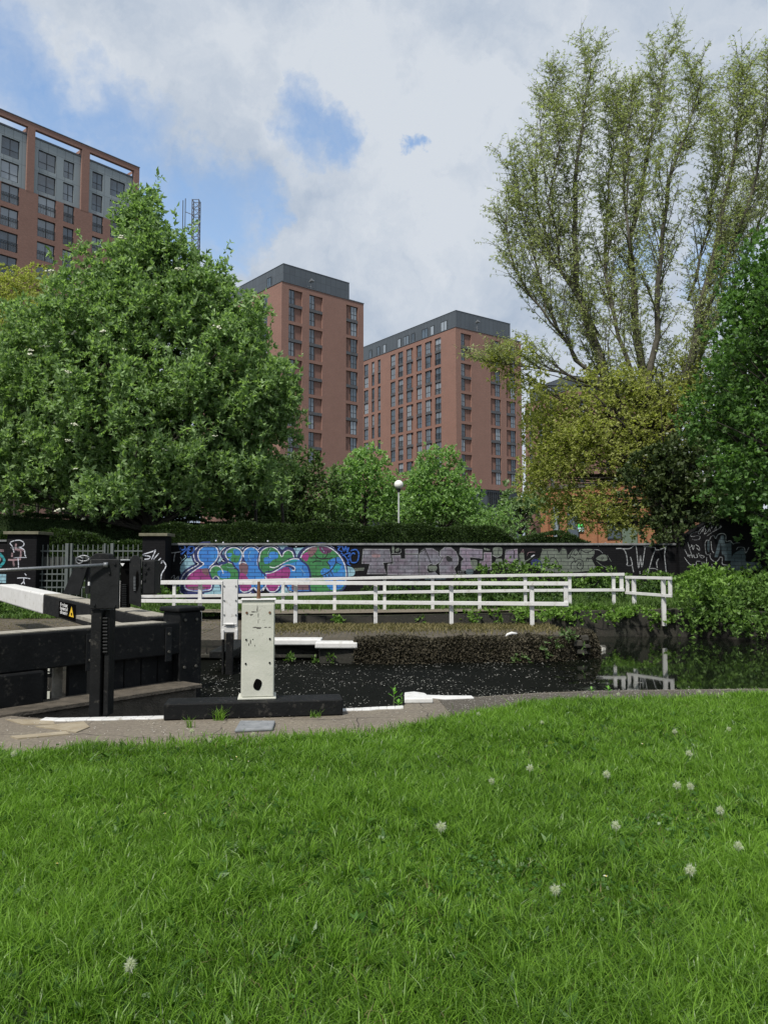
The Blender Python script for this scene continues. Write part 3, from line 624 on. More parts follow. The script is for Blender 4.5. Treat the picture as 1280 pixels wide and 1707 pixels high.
def flake(x, z, sx, sz):
    k = 9; mb.poly([fr(x+math.cos(t_)*sx*pk.uniform(.4, 1.2), -.0095, z+math.sin(t_)*sz*pk.uniform(.4, 1.2)) for t_ in [6.283*q/k for q in range(k)]])
for x, z, sx, sz in ((-.01, .93, .006, .05), (.0, .87, .004, .03), (-.05, .90, .03, .006), (-.07, .87, .02, .008), (.01, .735, .03, .018), (-.03, .742, .03, .006), (.075, .742, .02, .006), (.115, .741, .018, .007), (-.075, .60, .006, .03), (-.09, .57, .005, .02), (-.05, .62, .008, .006), (-.03, .56, .004, .012), (.0, .80, .004, .02)): flake(x, bz+z-.02, sx, sz)
for _ in range(26): flake(pk.uniform(-.1, .1), bz+pk.uniform(.6, .95), pk.uniform(.001, .005), pk.uniform(.001, .004))
put(mb, 'flaked_paint', M['coping_dark'], root)
mb = MB(); fbx(mb, -wx-.03, wx+.02, -.03, .27, bz+.002, bz+.022); put(mb, 'foot_plate', M['old_white'], root, .006)
# ---------- slim white paddle stand on the far side ----------
YW = 13.25
root = thing('paddle_stand', (W(383, 1060, YW).x, YW+.1, 0), 'slim grey white riveted paddle stand with clamp on black legs, over the water', 'paddle stand')
mb = MB(); pxbox(mb, 371.5, 396.5, 966, 1055, YW, YW+.06); put(mb, 'front_plate', M['white'], root, .006)
mb = MB(); pxbox(mb, 368, 371.2, 969, 1055, YW+.01, YW+.22); put(mb, 'side_plate', M['white'], root, .006)
mb = MB(); pxbox(mb, 370, 396.5, 1044, 1054, YW-.015, YW-.002); mb.tube([W(376, 1040.5, YW-.03), W(390, 1040.5, YW-.03)], .022, 10); mb.tube([W(372, 1040.5, YW-.03), W(395, 1040.5, YW-.03)], .012, 8)
for x in (368.5, 391): pxbox(mb, x, x+5, 1050, 1066, YW-.04, YW+.02)
put(mb, 'clamp', M['white'], root, .004)
mb = MB(); pxbox(mb, 375.5, 388, 1056, 1150, YW+.0, YW+.1); pxbox(mb, 369, 373.5, 1056, 1148, YW+.04, YW+.14); put(mb, 'leg', M['black'], root, .006)
for x in (374, 393.5):
    for y in (977, 1001, 1025): mb = MB(); mb.disc(W(x, y, YW), (0, -1, 0), .014, .012, 8); put(mb, 'rivet', M['steel'], root)
mb = MB(); mb.box(W(362, 0, YW).x, W(399, 0, YW).x, YW+.14, 15.4, -.12, .0); put(mb, 'support_beam', M['black'], root, .01)
# depth boards on the wall seen between the planks
for (x, y, nm, lab, tx) in ((78, 1115, 'number_plate', 'small white plate marked with a number on the lock wall, upper of two', 'L'), (78, 1165, 'number_plate', 'taller pale plate on the lock wall, lower of two', 'I')):
    mb = MB(); pxbox(mb, x-5.5, x+5.5, y-8-(4 if tx == 'I' else 0), y+8+(4 if tx == 'I' else 0), 12.36, 12.392); o = mb.build(nm, M['old_white']); tag(o, lab, 'plate')
    pp = W(x-3.2, y+5.5, 12.355)
    text_mesh(tx, .16, Matrix.Translation(pp) @ Matrix(((1, 0, 0), (0, 0, -1), (0, 1, 0))).to_4x4(), 'numeral', M['hole'], o, o)
# mooring hook (white bent pipe) on the island
c = W(846, 1056, 15.4); mb = MB(); c.z = 0
mb.tube([c+Vector((-.03, 0, -.05)), c+Vector((-.03, 0, .06)), c+Vector((0, 0, .10)), c+Vector((.08, .0, .125)), c+Vector((.18, 0, .11))], [.03, .03, .03, .032, .026], 8)
tag(mb.build('mooring_hook', M['white'], smooth=True), 'white bent mooring hook at the edge of the overgrown lock island', 'mooring hook')

# ================= WHITE FENCES =================
def rail_px(mb, xa, ya, Ya, xb, yb, Yb, h=.085, w_=.06, y_is_top=True):
    a, b_ = W(xa, ya, Ya), W(xb, yb, Yb); 
    if y_is_top: a.z -= h/2; b_.z -= h/2
    mb.bar(a, b_, w_, h)
def lerp(a, b_, t): return a+(b_-a)*t
# near fence on the island : x 236 -> 947
root = thing('white_fence', (2.2, 18.1, 0), 'nearer white two-rail fence standing on the lock island in front of the path', 'fence', 'white rail fences')
nY = lambda x: lerp(20.4, 18.0, (x-236)/(947-236))
for y0, y1, nm in ((968.5, 969.5, 'top_rail'), (998.5, 1004, 'lower_rail')):
    mb = MB(); rail_px(mb, 200, y0-.2, nY(200), 947, y1 if nm == 'top_rail' else 1003.5, nY(947), .092, .05); put(mb, nm, M['white'], root, .006)
for x in (200, 334, 493, 626, 752, 886):
    Y = nY(x)+.055; a = W(x, 972, Y); mb = MB(); mb.box(a.x-.047, a.x+.047, Y-.028, Y+.06, -.02, a.z+.02); put(mb, 'post', M['white'], root, .006)
Y = nY(947); a = W(947, 970, Y); mb = MB(); zb = W(0, 1012, Y).z; mb.box(a.x-.10, a.x+.0, Y+.028, Y+.08, zb, a.z-.0); put(mb, 'end_upright', M['white'], root, .006)
# far fence
root = thing('white_fence', (5, 20.9, .2), 'farther white two-rail fence along the far bank, ending above the water', 'fence', 'white rail fences')
pf = [(236, 968), (400, 966), (640, 960.5), (875, 956.5), (1040, 955)]
pl = [(236, 992), (400, 990), (640, 985), (875, 982), (1040, 981)]
fY = lambda x: 20.75
for pts, nm in ((pf, 'top_rail'), (pl, 'lower_rail')):
    mb = MB()
    for (xa, ya), (xb, yb) in zip(pts, pts[1:]): rail_px(mb, xa, ya, 20.75, xb, yb, 20.75, .078, .05)
    put(mb, nm, M['white'], root, .005)
for i, x in enumerate((291, 380, 472, 558, 641, 720.8, 799, 875, 949, 1022)):
    Y = 20.8; a = W(x, float(np.interp(x, [q[0] for q in pf], [q[1] for q in pf])), Y); mb = MB(); g = fb(a.x, Y)
    mb.box(a.x-.042, a.x+.042, Y-.02, Y+.06, g-.03, a.z-.01)
    o = put(mb, 'post', M['white'], root, .005)
    if 380 < x < 730: mb = MB(); mb.box(a.x-.11, a.x+.11, Y-.07, Y+.12, g-.02, g+.03); put(mb, 'foot', M['white'], root, parent=o)
mb = MB(); a = W(1036, 955, 20.75); mb.box(a.x-.05, a.x+.05, 20.78, 20.83, W(0, 984.5, 20.75).z, a.z-.004); put(mb, 'end_upright', M['white'], root, .005)
# short end frame turning toward the water
root = thing('white_fence', (6.8, 20.1, .2), 'short white rail frame on two posts, nearest the ivy bank, set at an angle', 'fence', 'white rail fences')
Ya, Yb = 20.9, 19.5
mb = MB(); rail_px(mb, 1042, 960, Ya, 1119, 961.5, Yb, .075, .045); put(mb, 'top_rail', M['white'], root, .005)
mb = MB(); rail_px(mb, 1042, 985.5, Ya, 1119, 991.0, Yb, .075, .045); put(mb, 'lower_rail', M['white'], root, .005)
for x, yt, yb in ((1045, 961, 989), (1116, 962, 996)):
    Y = lerp(Ya, Yb, (x-1042)/77)+.05; a, b_ = W(x, yt+1, Y), W(x, yb, Y); mb = MB(); mb.box(a.x-.045, a.x+.045, Y-.02, Y+.03, b_.z, a.z); put(mb, 'end_upright', M['white'], root, .004)
for x in (1056, 1105):
    Y = lerp(Ya, Yb, (x-1042)/77)+.05; a = W(x, 961, Y); mb = MB(); mb.box(a.x-.05, a.x+.05, Y-.022, Y+.06, -.1, a.z-.01); put(mb, 'post', M['white'], root, .005)

# ================= GRAFFITI WALL =================
YW_ = 25.0
zt = W(640, 905.5, YW_).z; xl, xr = W(262, 900, YW_).x, W(1290, 900, YW_).x
root = thing('graffiti_wall', ((xl+xr)/2, YW_+.15, 0), 'long black painted brick wall covered with bright graffiti, below the hedge', 'wall')
mb = MB(); mb.box(xl, xr, YW_, YW_+.32, -.2, zt-.07); put(mb, 'brickwork', M['wall_black'], root)
M['coping_line'] = plain('wall_coping', (.10, .105, .11), (.22, .225, .23), 8, .8)
mb = MB(); mb.box(xl, xr, YW_-.05, YW_+.37, zt-.067, zt); put(mb, 'coping', M['coping_line'], root, .008)
wob = lambda: rnd.uniform(-1, 1)
def cat(pts, closed=False, k=5):
    n_ = len(pts); out_ = []
    rng_ = range(n_ if closed else n_-1)
    for i in rng_:
        g = (lambda j: pts[j % n_]) if closed else (lambda j: pts[max(0, min(n_-1, j))])
        p0, p1, p2, p3 = g(i-1), g(i), g(i+1), g(i+2)
        for s in range(k):
            t = s/k
            out_.append(tuple(.5*((2*p1[c])+(-p0[c]+p2[c])*t+(2*p0[c]-5*p1[c]+4*p2[c]-p3[c])*t*t+(-p0[c]+3*p1[c]-3*p2[c]+p3[c])*t**3) for c in (0, 1)))
    if not closed: out_.append(tuple(pts[-1]))
    return out_
class Art:
    def __init__(s, org, sc, Y): s.o, s.sc, s.Y, s.mb, s.k = org, sc, Y, MB(), 0
    def pt(s, x, y, lay): return W(s.o[0]+x/s.sc, s.o[1]+y/s.sc, s.Y-.003-.0002*lay)
    def fill(s, pts, col, smooth=True, k=5):
        s.k += 1; q = cat(pts, True, k) if smooth else pts; s.mb.poly([s.pt(x, y, s.k) for x, y in q], P[col])
    def line(s, pts, wd, col, smooth=True, closed=False):
        s.k += 1; q = cat(pts, closed, 5) if smooth else list(pts)
        if closed: q = q+[q[0]]
        L_, R_ = [], []
        for i, (x, y) in enumerate(q):
            a = q[max(0, i-1)]; b_ = q[min(len(q)-1, i+1)]; dx, dy = b_[0]-a[0], b_[1]-a[1]; d_ = math.hypot(dx, dy) or 1
            nx, ny = -dy/d_*wd/2, dx/d_*wd/2; L_.append((x+nx, y+ny)); R_.append((x-nx, y-ny))
        for i in range(len(q)-1): s.mb.poly([s.pt(*L_[i], s.k), s.pt(*L_[i+1], s.k), s.pt(*R_[i+1], s.k), s.pt(*R_[i], s.k)], P[col])
    def done(s, name, root): 
        # keep normals facing the viewer side
        return put(s.mb, name, None, root)
Z = 7.111
# --- mural, left letters ---
a = Art((280, 895), Z, YW_)
a.fill([(145, 380), (160, 330), (220, 260), (300, 215), (345, 210), (350, 330), (220, 440), (165, 450)], 'sky')
a.fill([(590, 110), (640, 92), (705, 100), (700, 170), (620, 300), (590, 300), (600, 200)], 'sky')
a.fill([(440, 560), (700, 560), (760, 700), (640, 705), (420, 700)], 'sky', False)
a.fill([(780, 130), (860, 110), (900, 130), (870, 200), (820, 200)], 'sky')
L1 = [(500, 108), (420, 118), (368, 165), (358, 225), (380, 285), (425, 322), (335, 385), (255, 445), (215, 500), (198, 560), (212, 615), (290, 640), (430, 640), (505, 622), (520, 580), (525, 520), (580, 470), (640, 500), (640, 380), (560, 345), (500, 400), (500, 355), (560, 295), (598, 225), (592, 155), (560, 118)]
a.line([(505, 88), (400, 98), (330, 150), (312, 215), (335, 285), (372, 325), (250, 400), (190, 460), (160, 540), (150, 620), (175, 672), (260, 692), (430, 694)], 70, 'navy')
a.line([(505, 84), (400, 92), (325, 150), (306, 215), (325, 285), (360, 325), (240, 398), (180, 460), (150, 540), (142, 620), (170, 678), (260, 700), (430, 700)], 11, 'white')
a.line(L1, 46, 'navy', closed=True)
a.fill(L1, 'blue')
a.fill([(365, 380), (470, 385), (520, 440), (520, 590), (480, 620), (300, 630), (215, 600), (215, 510), (270, 440)], 'magenta')
a.fill([(400, 385), (480, 375), (500, 440), (440, 450)], 'mauve'); a.fill([(250, 590), (430, 590), (420, 625), (260, 620)], 'mauve')
a.line(L1, 12, 'white', closed=True)
L2 = [(500, 410), (515, 370), (560, 342), (610, 350), (650, 320), (700, 303), (760, 315), (820, 365), (850, 430), (860, 490), (862, 600), (840, 650), (700, 660), (650, 620), (600, 500), (570, 470), (530, 490)]
a.line(L2, 34, 'navy', closed=True); a.fill(L2, 'green'); a.fill([(590, 410), (650, 395), (730, 420), (735, 480), (640, 490), (600, 460)], 'blue')
a.fill([(800, 250), (850, 240), (850, 330), (790, 300)], 'green')
a.line([(500, 410), (515, 370), (560, 342), (610, 352), (640, 385), (658, 435)], 12, 'white'); a.line([(610, 352), (650, 322), (700, 303), (760, 315), (820, 365), (850, 430), (858, 490), (860, 600)], 12, 'white')
a.line([(535, 495), (560, 468), (590, 472), (608, 498)], 12, 'white')
U1 = [(720, 275), (690, 235), (682, 190), (710, 150), (780, 125), (850, 150), (880, 200), (872, 260), (845, 320), (880, 295), (925, 310), (900, 240), (895, 185), (930, 140), (990, 120), (1050, 145), (1082, 200), (1065, 270), (1068, 340), (1120, 410), (1165, 480), (1150, 570), (1110, 630), (1060, 640), (1020, 600), (960, 650), (880, 655), (850, 630), (852, 420), (800, 350), (770, 300)]
a.line([(600, 312), (660, 310), (705, 290)], 34, 'navy')
a.line([(705, 270), (640, 220), (640, 170), (690, 125), (790, 100)], 34, 'navy'); a.line([(800, 106), (700, 115), (635, 165), (618, 215), (640, 270), (670, 292)], 9, 'white')
a.line([(880, 150), (930, 112), (1000, 98), (1080, 140)], 30, 'navy'); a.line([(876, 148), (925, 108), (1000, 92), (1075, 125)], 9, 'white')
a.line(U1, 40, 'navy', closed=True); a.fill(U1, 'blue')
a.fill([(700, 180), (740, 145), (800, 135), (860, 170), (860, 230), (830, 300), (770, 300), (740, 270), (760, 240), (720, 260), (700, 240)], 'green')
a.fill([(780, 150), (850, 160), (850, 215), (790, 210)], 'blue'); a.fill([(710, 195), (760, 195), (745, 235), (705, 230)], 'blue')
a.fill([(845, 330), (900, 305), (945, 330), (945, 430), (900, 480), (860, 470), (850, 400)], 'mauve'); a.fill([(855, 440), (930, 460), (990, 590), (930, 640), (860, 630)], 'magenta')
a.fill([(870, 130), (900, 260), (925, 300), (895, 290), (875, 300), (885, 220)], 'navy')
a.line(U1[:9], 12, 'white'); a.line([(845, 325), (880, 297), (930, 315)], 11, 'white'); a.line(U1[11:26], 12, 'white'); a.line([(430, 322), (425, 322)], 8, 'white')
a.line([(860, 630), (900, 655), (960, 640), (1010, 600), (1060, 645), (1105, 640)], 11, 'white'); a.line([(860, 690), (930, 690), (1000, 650), (1040, 690), (1120, 680)], 22, 'navy'); a.line([(850, 705), (930, 690), (990, 655)], 9, 'white')
a.line([(980, 170), (955, 235), (985, 280)], 5, 'sky'); a.line([(700, 355), (740, 368), (800, 365)], 5, 'sky')
# --- right letters, in the second frame (430) ---
ox = (430-280)*Z
def T2(pts): return [(x+ox, y) for x, y in pts]
a.fill(T2([(200, 115), (270, 100), (350, 105), (350, 150), (290, 190), (240, 150)]), 'sky'); a.fill(T2([(410, 140), (500, 130), (560, 130), (520, 200), (460, 240), (440, 210)]), 'sky')
a.fill(T2([(1030, 360), (1110, 360), (1150, 410), (1130, 460), (1050, 470)]), 'sky'); a.fill(T2([(170, 600), (360, 590), (370, 690), (120, 700)]), 'sky', False)
S1 = T2([(15, 330), (18, 230), (40, 165), (100, 128), (175, 122), (235, 160), (285, 232), (310, 185), (355, 160), (405, 180), (428, 245), (360, 275), (270, 330), (250, 360), (300, 350), (370, 335), (360, 370), (250, 390), (170, 425), (90, 435), (40, 390)])
a.line(T2([(20, 150), (90, 105), (180, 98), (250, 140), (290, 175), (340, 135), (410, 150), (440, 215)]), 34, 'navy'); a.line(T2([(-2, 160), (40, 120), (120, 98), (200, 106), (240, 130)]), 8, 'white')
a.line(S1, 36, 'navy', closed=True); a.fill(S1, 'green')
a.fill(T2([(150, 180), (230, 185), (235, 250), (180, 270), (140, 310), (80, 315), (75, 250), (120, 235)]), 'blue')
a.line(T2([(15, 300), (22, 220), (45, 165), (105, 128), (175, 122), (235, 160), (285, 235), (310, 185), (355, 160), (405, 180), (428, 245)]), 12, 'white')
S2 = T2([(95, 430), (170, 420), (240, 385), (320, 345), (380, 365), (425, 395), (440, 370), (415, 340), (340, 335), (270, 355), (330, 300), (400, 265), (470, 262), (550, 285), (600, 345), (625, 420), (635, 480), (650, 600), (640, 640), (400, 640), (360, 600), (330, 540), (290, 560), (250, 620), (200, 650), (140, 640), (100, 600), (80, 560), (100, 490)])
a.line(S2, 38, 'navy', closed=True); a.fill(S2, 'blue')
a.fill(T2([(110, 440), (240, 400), (320, 355), (380, 380), (370, 480), (290, 540), (250, 600), (190, 645), (130, 630), (90, 570), (105, 490)]), 'magenta')
a.fill(T2([(400, 560), (640, 560), (640, 630), (400, 630)]), 'mauve', False); a.fill(T2([(310, 300), (400, 270), (470, 275), (440, 300), (340, 320)]), 'teal')
a.line(T2([(140, 355), (190, 365), (240, 345), (320, 300), (400, 265), (470, 262), (550, 288), (600, 350), (625, 420), (640, 500), (650, 600), (640, 640)]), 12, 'white')
a.line(T2([(90, 434), (170, 422), (240, 385), (300, 345), (360, 333), (415, 345), (440, 372), (430, 398), (405, 395)]), 12, 'white'); a.line(T2([(330, 352), (390, 352), (415, 380)]), 14, 'navy')
a.line(T2([(95, 590), (130, 640), (190, 650), (235, 620), (250, 580)]), 12, 'white'); a.line(T2([(85, 470), (100, 500), (100, 560), (60, 640)]), 11, 'white'); a.line(T2([(370, 590), (365, 640), (400, 645)]), 10, 'white')
Fc = T2([(640, 640), (635, 470), (600, 340), (505, 250), (540, 180), (610, 130), (700, 108), (790, 108), (880, 145), (960, 215), (1015, 300), (1042, 390), (1045, 480), (1030, 560), (990, 620), (900, 640)])
a.line(T2([(480, 240), (520, 170), (600, 120), (700, 92), (800, 92), (900, 140)]), 40, 'navy'); a.line(T2([(560, 140), (650, 95), (750, 80), (830, 92), (900, 135)]), 11, 'white')
a.line(Fc, 44, 'navy', closed=True); a.fill(Fc, 'green')
a.fill(T2([(720, 118), (800, 118), (880, 160), (820, 200), (760, 190)]), 'violet'); a.fill(T2([(515, 240), (560, 190), (610, 180), (600, 250), (570, 290)]), 'magenta'); a.fill(T2([(590, 150), (700, 120), (680, 190), (620, 240)]), 'mauve')
a.fill(T2([(860, 270), (960, 240), (1020, 330), (1035, 480), (1000, 600), (900, 630), (830, 600), (780, 480), (740, 420), (780, 370), (850, 380), (830, 300)]), 'blue'); a.fill(T2([(900, 330), (980, 320), (960, 400), (900, 420)]), 'teal')
a.line(Fc[3:14], 12, 'white')
for q, w_ in (([(665, 185), (700, 240), (760, 262), (810, 230), (835, 165)], 11), ([(620, 250), (700, 250), (760, 262), (830, 255), (885, 245)], 12), ([(650, 310), (680, 285), (750, 285)], 9), ([(810, 290), (850, 340), (860, 350)], 11), ([(640, 460), (720, 465), (800, 440), (880, 380), (925, 300), (918, 240)], 12), ([(925, 295), (960, 320), (995, 325)], 9), ([(795, 440), (810, 475)], 9), ([(825, 420), (845, 470)], 9), ([(860, 400), (890, 460)], 9)):
    a.line(T2(q), w_, 'black')
a.line(T2([(150, 140), (120, 200), (150, 250)]), 5, 'sky'); a.line(T2([(500, 370), (560, 440)]), 5, 'sky'); a.line(T2([(755, 130), (785, 180)]), 5, 'sky')
# blue and white tags either side, drips of white on the wall edge
for q in ([(135, 100), (165, 185), (140, 110), (190, 100), (205, 140), (160, 160)], [(215, 95), (265, 95), (225, 150), (270, 150)], [(270, 195), (240, 170), (260, 120), (305, 115), (310, 170), (270, 200), (225, 195)], [(160, 190), (160, 210), (230, 150), (235, 235), (265, 225)]): a.line(q, 15, 'cobalt')
a.line([(5, 192), (90, 185), (155, 175)], 10, 'chalk'); a.line([(90, 185), (78, 240), (72, 298)], 10, 'chalk'); a.line([(150, 240), (165, 280), (145, 320)], 9, 'chalk'); a.line([(165, 285), (215, 240), (200, 215)], 8, 'sky')
a.line([(10, 520), (75, 455), (80, 505), (130, 465), (120, 505)], 8, 'chalk')
for q in ([(940, 115), (985, 110), (950, 150), (1000, 175)], [(1000, 105), (1020, 170), (1040, 110), (1060, 180), (1075, 120)], [(1000, 220), (1090, 190), (1070, 240)], [(1080, 260), (1060, 310), (1100, 340)], [(1100, 165), (1160, 150), (1195, 200), (1175, 290), (1110, 300), (1095, 230), (1130, 190), (1150, 210)], [(1080, 310), (1040, 240), (985, 190)]): a.line(T2(q), 15, 'cobalt')
for x, y in ((655, 65), (1185, 48), (570, 42)): a.fill([(x-9, y), (x, y-9), (x+9, y), (x, y+12)], 'white')
for x, y in ((295, 75), (452, 118), (115, 48)): a.fill(T2([(x-9, y), (x, y-9), (x+9, y), (x, y+10)]), 'white')
o = a.done('mural', root); o['label'] = 'blue green and magenta bubble lettering with a cartoonish scowling face'
# --- silver block letters ---
a = Art((590, 895), Z, YW_)
a.fill([(-10, 370), (125, 365), (120, 400), (60, 400), (0, 410)], 'sage', False)
def blk(pts, col='silver', ed='chalk', w_=6): a.line(pts, 26, 'black', False, True); a.fill(pts, col, False); a.line(pts, w_, ed, False, True)
blk([(112, 145), (420, 148), (446, 298), (342, 305), (380, 438), (155, 438), (190, 318), (95, 316)]); a.fill([(215, 205), (305, 205), (305, 240), (225, 240)], 'rose')
blk([(402, 322), (468, 318), (452, 222), (552, 218), (552, 262), (610, 262), (606, 212), (760, 212), (768, 450), (395, 450)])
blk([(608, 145), (758, 145), (760, 198), (608, 195)])
blk([(772, 210), (800, 165), (850, 138), (930, 140), (1000, 180), (1052, 240), (1010, 300), (965, 330), (905, 318), (868, 345), (862, 400), (890, 430), (960, 415), (1000, 452), (775, 452)])
a.fill([(880, 350), (975, 345), (975, 395), (900, 400)], 'sage'); a.line([(835, 130), (870, 210), (910, 310)], 10, 'black'); a.line([(775, 190), (850, 140)], 8, 'black')
blk([(1018, 230), (1022, 165), (1080, 122), (1150, 130), (1205, 175), (1236, 250), (1230, 320), (1185, 378), (1215, 440), (1020, 448), (1010, 325), (1060, 240)], 'silver'); a.fill([(1095, 232), (1155, 230), (1162, 285), (1102, 285)], 'black'); a.line([(1060, 240), (1110, 222), (1160, 250), (1165, 285)], 6, 'chalk')
a.fill([(450, 110), (475, 110), (475, 185), (455, 185)], 'sage'); a.fill([(490, 150), (530, 130), (530, 170), (500, 175)], 'sage'); a.line([(445, 195), (550, 190), (550, 140)], 5, 'chalk')
for x in (300, 470, 690, 870, 1000): a.line([(x-30, 490), (x+90, 488)], 30, 'dimblue', False)
ox4 = (750-590)*Z
def T4(pts): return [(x+ox4, y) for x, y in pts]
blk(T4([(122, 130), (384, 152), (380, 258), (235, 238), (238, 285), (262, 312), (268, 400), (132, 392), (136, 290), (165, 262), (112, 205)]), 'pinkgrey')
blk(T4([(400, 185), (488, 186), (488, 388), (348, 388), (352, 288), (400, 284)]), 'pinkgrey')
blk(T4([(660, 158), (795, 145), (800, 265), (755, 285), (752, 388), (665, 380), (650, 288)]), 'pinkgrey'); a.line(T4([(645, 290), (700, 295), (755, 320)]), 10, 'black'); a.line(T4([(760, 160), (760, 260)]), 10, 'black')
a.fill(T4([(515, 130), (610, 130), (610, 220), (560, 235), (510, 215)]), 'sage'); a.line(T4([(500, 215), (560, 240), (615, 200)]), 7, 'chalk'); a.fill(T4([(545, 258), (612, 258), (632, 335), (520, 335)]), 'sage', False); a.fill(T4([(405, 130), (470, 150), (465, 160), (410, 155)]), 'sage')
a.line(T4([(575, 130), (570, 215)]), 7, 'black')
a.fill(T4([(240, 285), (320, 280), (310, 380), (275, 390)]), 'sage'); a.fill(T4([(195, 385), (270, 385), (265, 440), (195, 440)]), 'dimblue')
for i, x in enumerate((95, 115, 135, 155)): a.line(T4([(x+15, 405), (x, 408), (x, 432), (x+15, 432)]), 4, 'chalk', False)
a.fill(T4([(820, 200), (870, 190), (880, 260), (900, 330), (860, 360), (770, 370), (780, 300), (820, 280)]), 'sage'); a.line(T4([(860, 305), (930, 270), (1000, 212)]), 12, 'sage'); a.line(T4([(960, 235), (1000, 212)]), 12, 'white')
a.line(T4([(840, 190), (865, 150), (870, 190)]), 5, 'rose'); a.line(T4([(910, 230), (930, 185), (1005, 180)]), 5, 'rose'); a.fill(T4([(960, 300), (1010, 260), (1080, 300), (1080, 360), (990, 365)]), 'navy'); a.line(T4([(950, 300), (1000, 250), (1060, 270), (1090, 330)]), 5, 'dimblue')
o = a.done('block_lettering', root); o['label'] = 'silver and pinkish block letters outlined in black'
# --- sage throw-up and chalk tags ---
Z5 = 5.818; a = Art((900, 880), Z5, YW_)
a.fill([(20, 215), (40, 205), (160, 205), (178, 245), (205, 200), (235, 195), (262, 230), (272, 262), (310, 215), (345, 205), (375, 240), (392, 208), (515, 208), (522, 265), (495, 295), (505, 412), (15, 415)], 'sage', True, 3)
for q in ([(20, 290), (60, 310), (75, 380)], [(75, 260), (80, 330), (110, 290), (150, 300), (178, 360), (178, 400)], [(180, 240), (215, 200), (255, 215), (268, 300), (300, 280), (330, 300), (340, 340)], [(300, 400), (300, 350), (330, 320)], [(280, 290), (320, 215), (360, 205), (385, 260), (395, 215)], [(320, 255), (345, 265), (360, 240)], [(340, 330), (370, 305), (410, 320), (415, 380), (390, 400), (355, 380), (370, 340), (390, 345), (385, 370)], [(395, 210), (450, 240), (520, 210)], [(450, 300), (510, 295), (520, 260)], [(445, 320), (455, 290), (480, 300)]): a.line(q, 8, 'black')
a.line([(90, 370), (120, 365), (100, 385), (150, 362), (150, 385)], 5, 'black')
a.fill([(540, 300), (570, 272), (615, 255), (645, 275), (648, 312), (600, 322)], 'sage'); a.line([(590, 290), (605, 280), (612, 295), (595, 308)], 5, 'black'); a.line([(520, 210), (570, 215), (605, 245)], 5, 'chalk'); a.line([(545, 320), (600, 365), (680, 400)], 6, 'sage'); a.line([(650, 265), (690, 330)], 5, 'sage')
for q in ([(735, 201), (800, 203), (832, 250), (845, 330), (842, 362), (890, 358), (880, 300), (872, 282)], [(890, 358), (905, 430)], [(800, 203), (870, 200), (922, 168), (938, 250), (952, 388), (965, 330), (972, 268), (985, 380), (1000, 300), (1016, 190)], [(1000, 182), (1060, 185), (1115, 198), (1085, 290), (1042, 450)], [(1120, 213), (1175, 208), (1222, 180), (1205, 250), (1212, 340), (1225, 440)], [(1005, 442), (1050, 400), (1105, 395), (1140, 410), (1162, 445)], [(1148, 298), (1128, 335), (1135, 390)], [(965, 420), (967, 445)]): a.line(q, 9, 'chalk')
for q in ([(560, 150), (565, 180)], [(615, 148), (640, 140)], [(770, 140), (780, 160)], [(1020, 145), (1025, 170)]): a.line(q, 5, 'chalk')
o = a.done('throw_up', root); o['label'] = 'sage grey bubble letters and thin chalk white tags'
# ---- darker wall rising to the right ----
Y2 = 24.7
tp = [(1131, 900), (1180, 868), (1330, 860), (1700, 850)]
root = thing('bridge_wall', (W(1200, 900, Y2).x, Y2+.1, 0), 'dark rising brick wall with white tags, half hidden by ivy at the right edge', 'wall')
mb = MB(); pts = [W(x, y, Y2) for x, y in tp]; pts = [Vector((pts[-1].x, Y2, -.3))]+pts[::-1]+[Vector((pts[0].x, Y2, -.3))]; mb.prism(pts, (0, .28, 0)); put(mb, 'brickwork', M['wall_black'], root)
mb = MB()
for (x0, y0), (x1, y1) in zip(tp, tp[1:]): p, q = W(x0, y0-1, Y2+.14), W(x1, y1-1, Y2+.14); mb.bar(p, q, .34, .06)
put(mb, 'coping', M['wall_black'], root, .01)
a = Art((1100, 860), Z, Y2)
blkp = [(640, 490), (690, 300), (720, 230), (755, 230), (765, 330), (840, 310), (845, 530), (765, 530), (760, 470), (730, 460), (720, 350), (680, 490)]
a.fill(blkp, 'dimblue', False); a.fill([(560, 300), (580, 300), (580, 420), (555, 400)], 'dimblue'); a.fill([(930, 410), (980, 390), (1010, 480), (1020, 540), (1180, 560), (1170, 640), (860, 640), (850, 480)], 'dimblue')
for q in ([(600, 450), (560, 460), (540, 440), (530, 340), (545, 290), (580, 285), (600, 245), (635, 235), (655, 270), (680, 225), (730, 208), (775, 230), (778, 300), (830, 295), (860, 330), (900, 320), (940, 320)], [(585, 465), (600, 510), (650, 545), (690, 520), (705, 490), (735, 500), (735, 570), (800, 590), (810, 650)], [(920, 370), (990, 375), (1010, 440), (1050, 370)], [(600, 300), (610, 400), (635, 440)], [(900, 400), (920, 370)]): a.line(q, 9, 'chalk')
for q in ([(440, 190), (400, 195), (362, 220), (370, 245), (440, 235), (470, 245), (460, 275), (410, 285), (378, 275)], [(500, 130), (450, 195), (470, 210), (530, 110)], [(500, 190), (520, 150), (540, 170), (520, 215), (560, 190), (580, 145), (590, 185)], [(585, 30), (580, 100), (610, 60), (605, 150), (640, 90)], [(640, 160), (670, 110), (660, 170), (720, 120)], [(550, 240), (620, 190), (720, 135), (705, 115)]): a.line(q, 6, 'chalk')
